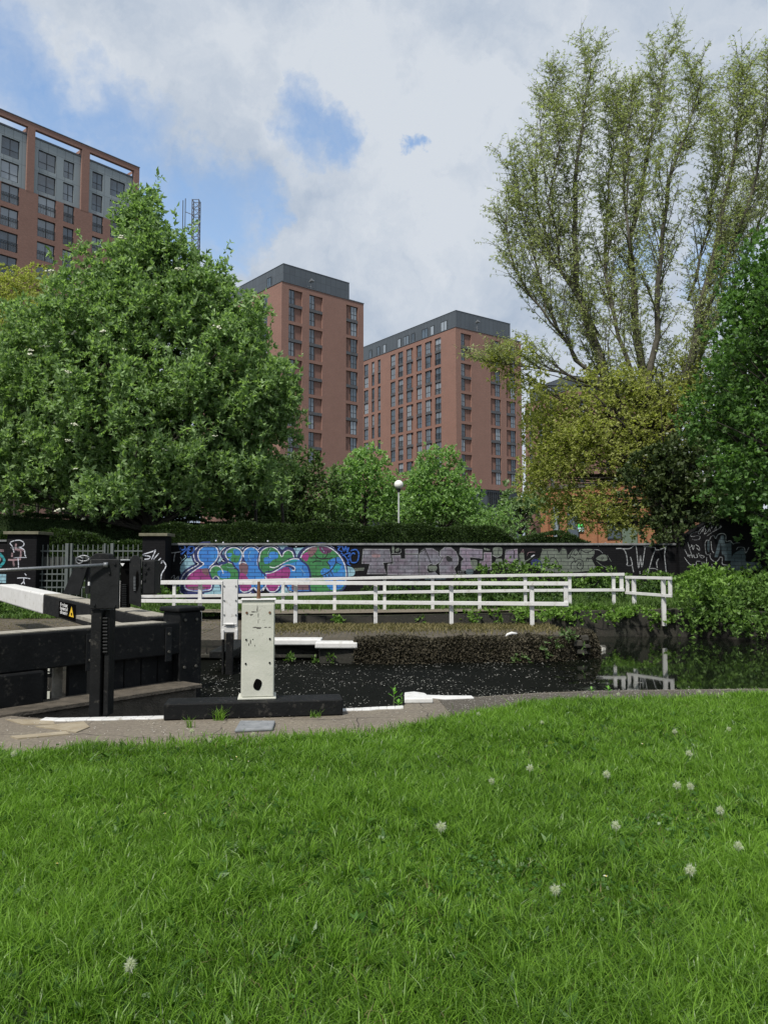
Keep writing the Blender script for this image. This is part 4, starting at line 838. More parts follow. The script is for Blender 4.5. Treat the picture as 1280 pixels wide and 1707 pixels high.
for q in ([(325, 310), (350, 400), (380, 480)], [(345, 380), (380, 350)], [(370, 340), (390, 400), (400, 350)], [(420, 340), (460, 370), (465, 410), (430, 380)], [(330, 450), (350, 500), (345, 470), (370, 465), (380, 500)], [(395, 460), (405, 495), (440, 490), (430, 450)], [(455, 460), (520, 480), (490, 500), (450, 440)], [(285, 490), (320, 540), (360, 580), (410, 575)], [(290, 400), (330, 480)], [(425, 580), (430, 540), (475, 540)], [(490, 540), (495, 575)], [(515, 540), (520, 575)], [(550, 490), (545, 580)], [(610, 570), (615, 610)], [(60, 380), (50, 470), (60, 580), (70, 680)], [(0, 395), (60, 375)]): a.line(q, 8, 'chalk')
a.done('white_tags', root)
# ---- piers and railings at the left ----
def pier(x0, x1, yt, Y, lab, arts):
    a0, b0 = W(x0, yt, Y), W(x1, yt, Y); root = thing('brick_pier', ((a0.x+b0.x)/2, Y+.2, 0), lab, 'pier')
    mb = MB(); mb.box(a0.x, b0.x, Y, Y+(b0.x-a0.x), -.2, a0.z); put(mb, 'shaft', M['wall_black'], root)
    mb = MB(); mb.box(a0.x-.09, b0.x+.09, Y-.09, Y+(b0.x-a0.x)+.09, a0.z+.003, a0.z+.095); put(mb, 'cap', M['coping_stone'], root, .01)
    return root
r1 = pier(13, 62, 891, 23.8, 'left dark brick pier with pink and white tags beside the grey railings', None)
a = Art((0, 870), 8.533, 23.8)
for q in ([(235, 310), (230, 370), (255, 400), (340, 400), (345, 420)], [(180, 440), (175, 500)], [(190, 400), (300, 405), (290, 540)], [(120, 540), (200, 540), (300, 530)], [(195, 540), (205, 630)]): a.line(q, 26, 'rose')
for q in ([(205, 435), (180, 350), (150, 300), (200, 270), (290, 262), (345, 300), (330, 345), (250, 370), (155, 370), (290, 370), (350, 400), (360, 470), (375, 490)], [(200, 512), (300, 508), (385, 508)], [(262, 512), (268, 600), (268, 670)], [(355, 730), (380, 760)], [(250, 800), (340, 795), (435, 808)], [(345, 800), (340, 850), (305, 885)], [(345, 850), (355, 885)]): a.line(q, 13, 'white')
a.done('tags', r1)
r2 = pier(238, 276, 894, 24.2, 'right dark brick pier with a scrawled white tag, at the wall end', None)
a = Art((140, 870), 8.0, 24.2)
for q in ([(960, 375), (900, 400), (785, 440), (880, 460), (870, 490), (810, 498)], [(960, 375), (905, 500)], [(1000, 420), (930, 500)], [(1030, 480), (985, 530), (1000, 555), (1060, 515), (965, 610), (960, 550)], [(1060, 520), (1095, 590), (1040, 690), (1020, 770), (960, 770), (1010, 700), (960, 660)], [(960, 720), (975, 780)]): a.line(q, 14, 'white')
a.done('tags', r2)
# low wall left of the left pier with teal tag
Yq = 24.0; mb = MB(); a0, b0 = W(-700, 903, Yq), W(12.5, 903, Yq); root = thing('low_wall', (b0.x-1, Yq+.1, 0), 'low dark wall at the left edge with a pink and teal tag', 'wall')
mb.box(a0.x, b0.x, Yq, Yq+.3, -.2, b0.z); put(mb, 'brickwork', M['wall_black'], root); mb = MB(); mb.box(a0.x, b0.x, Yq-.04, Yq+.34, b0.z+.002, b0.z+.06); put(mb, 'coping', M['coping_line'], root)
a = Art((0, 870), 8.533, Yq); a.line([(-80, 400), (60, 410)], 30, 'rose'); a.line([(0, 450), (55, 520), (60, 570), (0, 640)], 38, 'teal'); a.fill([(-90, 470), (-10, 480), (20, 540), (-60, 620)], 'rose'); a.line([(-90, 690), (60, 690)], 34, 'teal')
a.line([(110, 740), (190, 740), (200, 850), (180, 880)], 34, 'teal'); a.fill([(-60, 740), (100, 745), (145, 800), (100, 870), (-60, 860)], 'sky', False); a.done('tags', root)
# railings and gate
Yr = 24.1
root = thing('metal_railings', (W(150, 980, Yr).x, Yr, 0), 'grey metal railings with thin upright bars between the two brick piers', 'railings')
x = 64
while x < 236:
    if not any(abs(x-q) < 3.2 for q in (113, 120.5, 176, 188)):
        p, q = W(x, 908, Yr), W(x, 990, Yr); mb = MB(); mb.box(p.x-.012, p.x+.012, Yr-.012, Yr+.012, .05, p.z); put(mb, 'bar', M['grey_rail'], root)
    x += 8.35
for y in (918.5, 957, 968, 979):
    mb = MB()
    for s0, s1 in ((62, 111.5), (122.5, 174.5), (189.5, 238)): p, q = W(s0, y, Yr), W(s1, y, Yr); mb.box(p.x, q.x, Yr-.018, Yr+.018, p.z-.02, p.z+.02)
    put(mb, 'rail', M['grey_rail'], root)
for x, w_ in ((113, .10), (120.5, .06), (176, .05), (188, .09)):
    p = W(x, 906, Yr); mb = MB(); mb.box(p.x-w_/2, p.x+w_/2, Yr-.05, Yr+.05, 0, p.z); put(mb, 'post', M['grey_rail'], root, .006)
mb = MB(); p, q = W(62, 928, Yr+.06), W(238, 946, Yr+.06)
mb.box(p.x, q.x, Yr+.06, Yr+.07, q.z, p.z); M['mesh_panel'] = plain('grey_mesh_panel', (.03, .034, .03), (.06, .065, .06), 30, .8); put(mb, 'screen_panel', M['mesh_panel'], root)
# ---- lamp post ----
Yl = 34.0; c = W(664.5, 808, Yl); root = thing('street_lamp', (c.x, Yl, fb(c.x, Yl)), 'white globe lamp on a slim grey pole above the hedge', 'street lamp')
mb = MB(); rr = 7.6/F*Yl; k = 14
import bmesh
bm = bmesh.new(); bmesh.ops.create_uvsphere(bm, u_segments=24, v_segments=14, radius=rr, matrix=Matrix.Translation(c-root.location)); me = bpy.data.meshes.new('globe'); bm.to_mesh(me); bm.free()
me.polygons.foreach_set('use_smooth', [True]*len(me.polygons)); me.materials.append(M['lampglobe']); o = bpy.data.objects.new('globe', me); C.objects.link(o); o.parent = root
mb = MB(); mb.tube([(c.x, Yl, 0), (c.x, Yl, c.z-rr*1.5)], [.05, .035], 10); put(mb, 'pole', M['lamppost'], root, smooth=True)
mb = MB(); mb.tube([(c.x, Yl, c.z-rr*1.55), (c.x, Yl, c.z-rr*.9)], [.06, .11], 12); put(mb, 'collar', M['frame'], root)
# ================= BUILDINGS =================
class Building:
    def __init__(s, name, label, corner_px, D, right_px, fl=3.0):
        c = W(*corner_px, D); zt = c.z
        # second point: same height along the right-hand facade
        v = 853.5-right_px[1]; sl = (F*sp_+v*cp_)/(F*cp_-v*sp_); Y2 = (zt-EYE)/sl; r = W(right_px[0], right_px[1], Y2)
        d = Vector((r.x-c.x, r.y-c.y)); s.len = d.length; s.ang = math.atan2(d.y, d.x); s.c = Vector((c.x, c.y)); s.zt = zt; s.fl = fl
        s.root = thing(name, (c.x, c.y, 0), label, 'building', rz=s.ang)
        s.u = d.normalized(); s.v = Vector((-s.u.y, s.u.x)); s.k = 0
    def su(s, px, py, face):     # distance along a facade of the point seen at that pixel column
        v = 853.5-py; r = (px-640)/(F*cp_-v*sp_); a = s.u if face == 'R' else s.v
        return (r*s.c.y-s.c.x)/(a.x-r*a.y)
    def sz(s, px, py, face):
        q = s.su(px, py, face); a = s.u if face == 'R' else s.v; p = s.c+a*q; v = 853.5-py
        return EYE+p.y*(F*sp_+v*cp_)/(F*cp_-v*sp_)
    def P(s, face, u, o, z):     # local coordinates: u along the facade, o outward
        return (u, -o, z) if face == 'R' else (-o, u, z)
    def bx(s, mb, face, u0, u1, o0, o1, z0, z1, m=None):
        a, b = s.P(face, u0, o0, z0), s.P(face, u1, o1, z1); return mb.box(a[0], b[0], a[1], b[1], z0, z1, m)
    def facade(s, mb, face, u0, u1, z0, z1, holes, m, out=0.0, depth=.28, mback=None):
        us = sorted({u0, u1} | {q for h in holes for q in h[:2]}); zs = sorted({z0, z1} | {q for h in holes for q in h[2:4]})
        for a, b in zip(us, us[1:]):
            if b-a < 1e-4: continue
            run = None
            for c, d in zip(zs, zs[1:]):
                mu, mz = (a+b)/2, (c+d)/2
                if any(h[0] < mu < h[1] and h[2] < mz < h[3] for h in holes):
                    if run: mb.poly([s.P(face, *q) for q in ((a, out, run[0]), (b, out, run[0]), (b, out, run[1]), (a, out, run[1]))], m); run = None
                else: run = (run[0], d) if run else (c, d)
            if run: mb.poly([s.P(face, *q) for q in ((a, out, run[0]), (b, out, run[0]), (b, out, run[1]), (a, out, run[1]))], m)
        for (a, b, c, d) in [h[:4] for h in holes]:
            i = out-depth
            for q in (((a, out, c), (a, i, c), (a, i, d), (a, out, d)), ((b, out, c), (b, out, d), (b, i, d), (b, i, c)), ((a, out, c), (b, out, c), (b, i, c), (a, i, c)), ((a, out, d), (a, i, d), (b, i, d), (b, out, d))):
                mb.poly([s.P(face, *t) for t in q], m)
            mb.poly([s.P(face, *t) for t in ((a, i, c), (b, i, c), (b, i, d), (a, i, d))], mback or m)
    def window(s, face, u0, u1, z0, z1, o, mull=1, trans=.62, name='window', railing=False):
        mb = MB(); t = .07; f = lambda a, b, c, d, e=.07: s.bx(mb, face, a, b, o, o+e, c, d)
        f(u0, u0+t, z0, z1); f(u1-t, u1, z0, z1); f(u0+t, u1-t, z0, z0+t); f(u0+t, u1-t, z1-t, z1)
        for i in range(mull): m_ = u0+(u1-u0)*(i+1)/(mull+1); f(m_-t/2, m_+t/2, z0+t, z1-t, .06)
        if trans: m_ = z0+(z1-z0)*(1-trans); f(u0+t, u1-t, m_-t/2, m_+t/2, .05)
        w_ = mb.build(name, M['frame'], s.root)
        mb = MB(); mb.poly([s.P(face, *q) for q in ((u0+t, o+.02, z0+t), (u1-t, o+.02, z0+t), (u1-t, o+.02, z1-t), (u0+t, o+.02, z1-t))]); mb.build('pane', M['glass'], w_)
        if railing:
            mb = MB(); n_ = 7
            for i in range(n_+1): q = u0+(u1-u0)*i/n_; s.bx(mb, face, q-.02, q+.02, o+.2, o+.24, z0+.05, z0+1.1)
            s.bx(mb, face, u0, u1, o+.19, o+.25, z0+1.1, z0+1.16); mb.build('railing', M['frame'], w_)
    def part(s, name, mb, m): return mb.build(name, m, s.root)

def tower(B, cols, rows, pent, base_z, left_len, top_gap=.95, wh=2.45, brickm='redbrick', right_len=None):
    """cols: (face, px_bay0, px_bay1, px_y, window px0, px1, rows, railing)"""
    RL = right_len or B.len
    for face in ('R', 'L'):
        holes = []; sp = []; LN = RL if face == 'R' else left_len
        for (fc, b0, b1, py, w0, w1, n_, rail_) in cols:
            if fc != face: continue
            ub0, ub1 = sorted((B.su(b0, py, fc), B.su(b1, py, fc))); uw0, uw1 = sorted((B.su(w0, py, fc), B.su(w1, py, fc)))
            r = 0
            while r < n_:
                zt = B.zt-top_gap-r*B.fl; k = min(2, n_-r); zb = zt-(k-1)*B.fl-wh; holes.append((ub0, ub1, zb, zt))
                for j in range(k):
                    z1 = zt-j*B.fl; B.window(fc, uw0, uw1, z1-wh+.02, z1-.02, -.26, 1 if (uw1-uw0) > .9 else 0, .6 if not rail_ else .55, 'balcony_window' if rail_ else 'window', rail_)
                if k == 2: sp.append((ub0+.003, ub1-.003, zt-B.fl+.02, zt-wh-.02))
                r += 2
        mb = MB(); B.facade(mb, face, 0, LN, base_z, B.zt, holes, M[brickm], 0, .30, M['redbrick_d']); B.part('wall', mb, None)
        for a, b, c, d in sp: mb = MB(); B.bx(mb, face, a, b, -.29, -.04, c, d); B.part('spandrel_panel', mb, M['spandrel'])
    mb = MB(); mb.poly([(RL, 0, base_z), (RL, left_len, base_z), (RL, left_len, B.zt), (RL, 0, B.zt)]).poly([(0, left_len, base_z), (RL, left_len, base_z), (RL, left_len, B.zt), (0, left_len, B.zt)]); B.part('wall', mb, M[brickm])
    mb = MB(); mb.box(-.08, RL+.08, -.08, .45, B.zt+.003, B.zt+.16); mb.box(-.08, .45, .453, left_len, B.zt+.003, B.zt+.16); mb.box(.45, RL, .46, left_len, B.zt-.4, B.zt-.3); B.part('roof', mb, M['clad_dark'])
    if base_z > 0: mb = MB(); mb.box(.35, RL-.35, .35, left_len, 0, base_z); B.part('podium', mb, M['clad_dark'])
    ox, oy, h, ln2, wd2, wins = pent
    mb = MB(); mb.box(ox, wd2, oy, ln2, B.zt-.3, B.zt+h); mb.box(ox-.05, wd2+.05, oy-.05, ln2+.05, B.zt+h+.003, B.zt+h+.1); B.part('penthouse', mb, M['clad_dark'])
    for face, x0, x1, py in wins:
        u0, u1 = sorted((B.su(x0, py, face), B.su(x1, py, face))); off = -(ox if face == 'L' else oy)
        B.window(face, u0, u1, B.zt+.55, B.zt+2.75, off+.03, 1 if u1-u0 > 1.2 else 0, 0, 'rooftop_window')
def dish(B, px, py, face, o, h):
    u = B.su(px, py, face); mb = MB(); a = B.P(face, u, o, B.zt+.2); b = B.P(face, u, o, B.zt+h); mb.tube([a, b], .08, 6)
    mb.tube([B.P(face, u-.7, o, B.zt+h*.45), B.P(face, u+.7, o, B.zt+h*.45)], .07, 6); mb.tube([B.P(face, u-.4, o, B.zt+h), B.P(face, u-.1, o+.35, B.zt+h+.3), B.P(face, u+.3, o+.6, B.zt+h+.1)], [.1, .35, .12], 8)
    B.part('aerial', mb, M['steel'])
# tower behind the large tree
B = Building('apartment_tower', 'red brick tower with dark grey rooftop storey, immediately right of the big tree', (470, 469), 127, (606, 507))
z2 = lambda x: 400+x/2.56
cols = [('R', z2(207), z2(265), 600, z2(207), z2(233), 10, 0), ('R', z2(295), z2(352), 600, z2(295), z2(319), 10, 0), ('R', z2(453), z2(503), 600, z2(475), z2(500), 9, 0), ('L', 437, 446, 510, 437, 446, 4, 0)]
tower(B, cols, 9, (1.4, 1.7, 3.9, 26, B.len-2.0, [('L', z2(88), z2(105), 480)]), 0, 28)
dish(B, z2(313), 475, 'R', -.7, 1.5)
# middle tower
B = Building('apartment_tower', 'wide red brick tower with many window columns and dark rooftop storey, in the middle distance', (759.3, 545), 148, (868, 570.5))
z5 = lambda x: 600+x/4.571
cols = [('L', z5(30), z5(63), 640, z5(30), z5(63), 7, 0), ('L', z5(88), z5(110), 640, z5(88), z5(110), 7, 0), ('L', z5(135), z5(157), 640, z5(135), z5(157), 7, 0),
        ('L', z5(232), z5(268), 640, z5(232), z5(268), 8, 0), ('L', z5(290), z5(328), 640, z5(290), z5(328), 9, 1), ('L', z5(352), z5(404), 640, z5(352), z5(385), 9, 0), ('L', z5(428), z5(470), 640, z5(432), z5(470), 9, 0), ('L', z5(495), z5(547), 640, z5(495), z5(530), 9, 0), ('L', z5(570), z5(617), 640, z5(570), z5(617), 9, 1),
        ('R', z5(770), z5(848), 640, z5(773), z5(801), 10, 0), ('R', z5(997), z5(1073), 700, z5(1036), z5(1072), 10, 0), ('R', z5(1116), z5(1187), 700, z5(1152), z5(1187), 10, 0)]
tower(B, cols, 10, (1.5, 1.6, 4.0, 50, B.len-1.5, [('L', z5(a), z5(b), 560) for a, b in ((32, 50), (88, 110), (135, 158), (246, 271), (290, 331), (350, 376), (430, 474), (495, 522), (574, 621))]), B.zt-31.5, 62)
mb = MB(); mb.box(2.5, 6, 40, 52, B.zt+4.2, B.zt+5.6); B.part('plant_room', mb, M['clad_dark'])
for px in (z5(1045),): B.window('R', B.su(px-6, 840, 'R'), B.su(px+3, 840, 'R'), B.zt-35, B.zt-32.3, -.32, 1, 0)
mb = MB(); 
for i in range(9): q = B.su(z5(985), 840, 'R')+i*.55; B.bx(mb, 'R', q, q+.12, -.33, -.1, B.zt-35.6, B.zt-31.9)
B.part('louvres', mb, M['frame'])
dish(B, z5(905), 545, 'R', -.6, 2.0)
# tower behind the willow
B = Building('apartment_tower', 'red brick tower with grey rooftop storey, mostly hidden behind the tall willow', (947, 650), 176, (1128, 668))
tower(B, [('L', 881, 887, 700, 881, 887, 8, 0), ('L', 897, 903, 700, 897, 903, 8, 0), ('L', 915, 922, 700, 915, 922, 8, 0), ('R', 965, 975, 700, 965, 975, 7, 0), ('R', 1008, 1020, 700, 1008, 1014, 7, 0), ('R', 1060, 1072, 700, 1060, 1066, 7, 0)], 8, (1.2, 1.4, 3.8, 18, B.len-2, [('L', 905, 912, 655)]), 0, abs(B.su(875, 690, 'L')))
# ---- left building: brick frame over grey upper storeys ----
c1, c0 = (233, 280), (15, 188)
D0 = 91.6; p = W(*c0, D0); v = 853.5-c1[1]; Y2 = (p.z-EYE)/((F*sp_+v*cp_)/(F*cp_-v*sp_))
A_ = Building('apartment_block', 'brick framed apartment block with pale grey upper storeys, at the top left', c0, D0, c1)
z1_ = lambda x: x/3.2
def uA(x, y=300): return A_.su(x, y, 'R')
ZT = A_.zt; uR = uA(233, 285); uL = -16.0
H = lambda px, py: A_.sz(px, py, 'R')
zbeam = ZT-.85
mb = MB(); A_.bx(mb, 'R', uL, uR, -.5, 0, zbeam+.15, ZT); A_.part('roof_beam', mb, M['redbrick'])
mb = MB(); A_.bx(mb, 'R', uL, uR+.05, -.55, .06, ZT+.002, ZT+.10); A_.part('beam_capping', mb, M['clad_dark'])
zg1 = H(15, 210.5); zg0 = H(20, 310.5)          # grey storeys between these heights
pil = [(uA(46.5, 250), uA(59, 250)), (uA(137, 280), uA(150, 280)), (uA(224, 300), uR), (uA(46.5, 250)-11.4, uA(46.5, 250)-10.1)]
for a, b in pil: mb = MB(); A_.bx(mb, 'R', a, b, -.6, -.0, zg0, zbeam+.148); A_.part('pillar', mb, M['redbrick'])
for a, b in pil: mb = MB(); A_.bx(mb, 'R', a+.4, b-.4, -3.5, -.51, zbeam+.3, ZT-.1); A_.part('roof_beam', mb, M['redbrick'])
colsA = [(uA(4.5, 250), uA(35, 250), 1), (uA(66.5, 260), uA(96, 270), 1), (uA(108.5, 280), uA(126, 290), 1), (uA(156.5, 290), uA(174, 300), 1), (uA(186, 310), uA(211, 310), 1), (uA(4.5, 250)-10.8, uA(35, 250)-10.8, 1), (uA(4.5, 250)-5, uA(4.5, 250)-3, 1)]
zw = H(80, 252.8)-.0; hw = 2.35
holes_g, holes_b = [], []
for a, b, m_ in colsA:
    for r in range(8):
        z1 = zw-r*A_.fl+.0; hh = (a, b, z1-hw, z1); (holes_g if r < 2 else holes_b).append(hh)
        if r < 6: A_.window('R', a+.03, b-.03, z1-hw+.03, z1-.03, -.24 if r > 1 else -.5, 1, .62, 'window' if r < 2 else 'balcony_window', r > 1)
mb = MB(); A_.facade(mb, 'R', uL, uR-.02, zg0-.2, zg1, holes_g, M['clad_light'], -.3, .22); A_.part('grey_wall', mb, None)
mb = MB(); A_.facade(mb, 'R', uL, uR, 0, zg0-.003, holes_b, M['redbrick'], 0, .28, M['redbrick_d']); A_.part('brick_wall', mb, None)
mb = MB(); mb.box(uL, uR-.3, .365, 16, zg1-.5, zg1+.12); mb.box(uL, uR-.02, .2, .36, zg1+.003, zg1+.2); A_.part('roof', mb, M['clad_dark'])
mb = MB(); mb.poly([(uR, 0, 0), (uR, 18, 0), (uR, 18, zg0), (uR, 0, zg0)]).poly([(uR-.3, .3, zg0), (uR-.3, 18, zg0), (uR-.3, 18, zg1), (uR-.3, .3, zg1)]); A_.part('side_wall', mb, M['redbrick'])
mb = MB(); mb.poly([(uL, 18, 0), (uR, 18, 0), (uR, 18, zg1), (uL, 18, zg1)]).poly([(uL, 0, 0), (uL, 18, 0), (uL, 18, zg1), (uL, 0, zg1)]); A_.part('rear_wall', mb, M['redbrick'])
# ---- low orange brick building ----
Dn = 52; p0, p1 = W(900, 818, Dn), W(1112, 818, 45.5); hz = p0.z
ang = math.atan2(p1.y-p0.y, p1.x-p0.x); root = thing('brick_workshop', (p0.x, p0.y, 0), 'low orange brick building behind the willow, above the wall', 'building', rz=ang); LN = math.hypot(p1.x-p0.x, p1.y-p0.y)
mb = MB(); mb.box(0, LN, 0, 9, 0, hz); o = mb.build('wall', M['orangebrick'], root)
mb = MB(); mb.box(-.1, LN+.1, -.12, 9.1, hz+.003, hz+.25); mb.build('roof', M['coping_dark'], root)
for x in (0.25, 3.9, 7.2): mb = MB(); mb.box(x, x+.45, -.14, -.003, 0, hz-.3); mb.build('pilaster', M['orangebrick'], root)
for x, w_ in ((1.0, .5), (2.1, .9), (5.0, 1.0)): mb = MB(); mb.box(x, x+w_, -.05, -.002, 2.9, 5.2); q = mb.build('window', M['frame'], root); MB().box(x+.07, x+w_-.07, -.07, -.052, 2.97, 5.13).build('pane', M['glass'], q)
M['greendoor'] = plain('green_grey_shutter', (.09, .13, .10), (.13, .17, .13), 4, .6)
mb = MB(); mb.box(6.05, 7.05, -.08, -.003, 0, 4.4); mb.build('shutter', M['greendoor'], root)
M['hivis'] = plain('bright_green_sign', (.10, .75, .15), rough=.5, bmp=0); M['skyblue_sign'] = plain('pale_blue_sign', (.5, .7, .8), rough=.5, bmp=0)
mb = MB(); mb.box(2.95, 3.35, -.10, -.02, 3.72, 3.95, M['hivis']); mb.box(2.95, 3.35, -.10, -.02, 3.45, 3.717, M['skyblue_sign']); mb.build('sign', None, root)
mb = MB(); mb.box(.05, .22, -.2, -.003, hz-.75, hz-.45); mb.build('security_light', M['signwhite'], root)
# ---- mast ----
Dm = 118; root = thing('radio_mast', (W(326, 400, Dm).x, Dm, 0), 'dark steel lattice mast with aerials rising behind the big tree', 'mast')
x0, x1 = W(320.5, 350, Dm).x, W(331.5, 350, Dm).x; zt_ = W(326, 332, Dm).z; wd = x1-x0
mb = MB(); cs4 = [(x0, Dm), (x1, Dm), (x1, Dm+wd), (x0, Dm+wd)]
for x, y in cs4: mb.box(x-.06, x+.06, y-.06, y+.06, 0, zt_)
z = zt_; st = wd*1.15
while z > zt_-18:
    for i in range(4):
        a, b = cs4[i], cs4[(i+1) % 4]; mb.bar((*a, z-.05), (*b, z-.05), .07, .07); mb.bar((*a, z-.05), (*b, z-st), .05, .05)
    z -= st
put(mb, 'lattice', M['frame'], root)
for px in (305.5, 309.5): a = W(px, 331 if px > 306 else 334, Dm); mb = MB(); mb.tube([(a.x, Dm, a.z-9), a], .07, 6); put(mb, 'aerial', M['frame'], root)
mb = MB(); mb.bar(W(309, 353, Dm), W(321, 358, Dm), .08, .08); mb.bar(W(309, 381, Dm), W(321, 379, Dm), .08, .08); put(mb, 'bracket', M['frame'], root)

# ================= VEGETATION =================
M['lf_big'] = leafmat('whitebeam_leaves', (.105, .185, .065), (.33, .47, .22), .45, .5, .6, .55)
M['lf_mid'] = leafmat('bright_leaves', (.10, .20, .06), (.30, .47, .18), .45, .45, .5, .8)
M['lf_pale'] = leafmat('pale_leaves', (.09, .155, .065), (.22, .32, .15), .35, .5, .5, .8)
M['lf_willow'] = leafmat('willow_leaves', (.23, .25, .065), (.43, .46, .16), .5, .5, .6, .5)
M['lf_willow_t'] = leafmat('willow_top_leaves', (.24, .28, .12), (.42, .47, .24), .5, .5, .6, .5)
M['lf_willow_d'] = leafmat('ivy_green_leaves', (.03, .055, .02), (.08, .11, .04), .2, .45, .5, .6)
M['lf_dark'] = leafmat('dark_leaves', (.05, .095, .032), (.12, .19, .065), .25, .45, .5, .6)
M['lf_right'] = leafmat('fresh_green_leaves', (.055, .12, .035), (.14, .26, .075), .42, .45, .5, .7)
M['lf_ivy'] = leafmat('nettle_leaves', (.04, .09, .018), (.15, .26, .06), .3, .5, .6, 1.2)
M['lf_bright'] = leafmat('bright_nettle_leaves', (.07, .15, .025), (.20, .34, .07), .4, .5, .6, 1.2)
M['lf_dark_ivy'] = leafmat('dark_ivy_leaves', (.02, .045, .012), (.065, .125, .03), .25, .5, .6, 1.2)  # dark ivy green, deeper than the nettle leaves
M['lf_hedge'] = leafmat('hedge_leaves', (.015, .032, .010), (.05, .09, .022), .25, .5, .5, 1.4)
M['lf_dead'] = leafmat('withered_leaves', (.018, .016, .010), (.080, .070, .046), .15, .8, .8, 1.6)
M['flower'] = plain('cream_flowers', (.42, .44, .33), (.55, .56, .44), 30, .8, bmp=0)
# big tree
big = [(232, 388, 42, 56), (250, 445, 62, 62), (195, 490, 80, 75), (295, 545, 105, 95), (140, 580, 130, 105), (390, 585, 52, 95), (330, 492, 44, 60), (60, 650, 100, 85), (220, 690, 190, 105), (395, 690, 90, 85), (435, 720, 60, 58), (130, 765, 140, 60), (300, 785, 140, 50), (440, 650, 50, 62), (20, 740, 90, 90), (180, 830, 50, 30, -2.5), (255, 835, 120, 32), (90, 820, 90, 40), (400, 800, 90, 50)]
base = (W(255, 900, 29).x, 29, fb(-8, 29)); topv = tuple(W(240, 370, 29))
root, cs, ds = tree('broadleaf_tree', 'large full leafy tree with cream flower heads, dominating the left side', 'tree', base, topv, blobs_px(big, 29, 1.25), (.175, .07), M['lf_big'], M['bark_dark'], cr=.5, per=20, k=10, trunk_r=.34, nbr=70)
# extra upright sprigs break the outline
ctr = np.array(W(240, 620, 29)); sel = rg.permutation(len(cs))[:420]; n_ = len(sel)
pp = np.repeat(cs[sel], 26, 0); t_ = rg.random((len(pp), 1)); dr = np.repeat(unit(ds[sel]*.6+np.array([0, 0, 1.0])+rg.normal(size=(n_, 3))*.25), 26, 0)
v, f = leaf_geo(pp+dr*t_*1.35, unit(dr*.7+rg.normal(size=pp.shape)*.6), .22, .09)
npmesh('shoots', v+np.array(invof(root).translation), f, M['lf_big'], root)
# flower heads
cand = [(c, d) for c, d in zip(cs, ds) if d[1] < -.25]; rnd.shuffle(cand)
for c, d in cand[:34]:
    c = Vector(c)+Vector(d)*.75; s_ = rnd.uniform(.06, .12); mb = MB()
    for i in range(9):
        q = c+Vector((rnd.gauss(0, s_*.6), rnd.gauss(0, s_*.6), rnd.gauss(0, s_*.22))); h = s_*.33
        mb.hexa([q+Vector(t)*h for t in ((-1, -1, -.6), (1, -1, -.6), (1, 1, -.6), (-1, 1, -.6), (-.6, -.6, .7), (.6, -.6, .7), (.6, .6, .7), (-.6, .6, .7))])
    put(mb, 'flower_head', M['flower'], root)
def small_tree(name, label, D, bl, bx, mat, leaf=(.20, .10), dens=.8, cr=.6, per=11, top=None, tr=.16, nbr=24, group='trees and shrubs beyond the hedge', bark='bark_dark', k=7):
    b = W(bx, 900, D); tp = top or (min(bl, key=lambda q: q[1])[0], min(bl, key=lambda q: q[1])[1]+10)
    return tree(name, label, 'tree', (b.x, D, fb(b.x, D)), tuple(W(tp[0], tp[1]+14, D)), blobs_px(bl, D, dens), leaf, M[mat], M[bark], cr=cr, per=per, k=k, trunk_r=tr, nbr=nbr, group=group)
small_tree('round_tree', 'round green tree just left of the white globe lamp', 42, [(616, 772, 24, 22), (603, 798, 42, 34), (568, 822, 28, 34), (640, 812, 18, 36), (605, 845, 58, 30), (560, 855, 34, 22), (640, 860, 30, 20)], 605, 'lf_mid', dens=1.5, leaf=(.17, .085))
small_tree('round_tree', 'round green tree just right of the white globe lamp', 40, [(736, 774, 28, 22), (735, 805, 50, 36), (704, 832, 24, 34), (770, 838, 30, 32), (740, 850, 60, 30), (790, 868, 28, 18), (695, 865, 24, 18)], 735, 'lf_mid', dens=1.5, leaf=(.17, .085))
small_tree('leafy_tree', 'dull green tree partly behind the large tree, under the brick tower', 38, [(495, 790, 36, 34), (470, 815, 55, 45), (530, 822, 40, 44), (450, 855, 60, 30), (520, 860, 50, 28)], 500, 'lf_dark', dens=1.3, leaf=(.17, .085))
small_tree('pale_bush', 'pale green bush left of the orange brick building', 44, [(868, 835, 28, 30), (875, 865, 35, 32), (858, 880, 25, 25), (890, 850, 20, 35)], 870, 'lf_pale', leaf=(.2, .11))
small_tree('feathery_shrub', 'low yellowish green shrub at the rounded end of the hedge', 38, [(825, 868, 25, 22), (845, 880, 18, 18), (800, 875, 20, 20)], 825, 'lf_mid', leaf=(.16, .05))
small_tree('distant_tree', 'olive tree reaching up behind the far left of the large tree', 46, [(20, 500, 55, 50), (60, 480, 40, 30), (-40, 520, 70, 70), (40, 570, 90, 80), (-20, 660, 110, 90)], 10, 'lf_willow', leaf=(.18, .07), tr=.3, nbr=40)
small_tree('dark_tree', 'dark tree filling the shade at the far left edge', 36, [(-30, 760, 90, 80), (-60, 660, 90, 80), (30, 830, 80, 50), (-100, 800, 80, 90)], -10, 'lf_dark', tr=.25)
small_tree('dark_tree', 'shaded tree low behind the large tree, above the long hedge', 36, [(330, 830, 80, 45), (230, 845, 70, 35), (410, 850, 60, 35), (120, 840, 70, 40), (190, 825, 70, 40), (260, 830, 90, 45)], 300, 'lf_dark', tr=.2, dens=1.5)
small_tree('distant_tree', 'dark tree filling the gap behind the two round trees', 52, [(670, 855, 46, 26), (560, 872, 60, 26), (800, 882, 50, 18), (730, 865, 60, 24), (480, 870, 60, 26)], 670, 'lf_dark', dens=1.3)
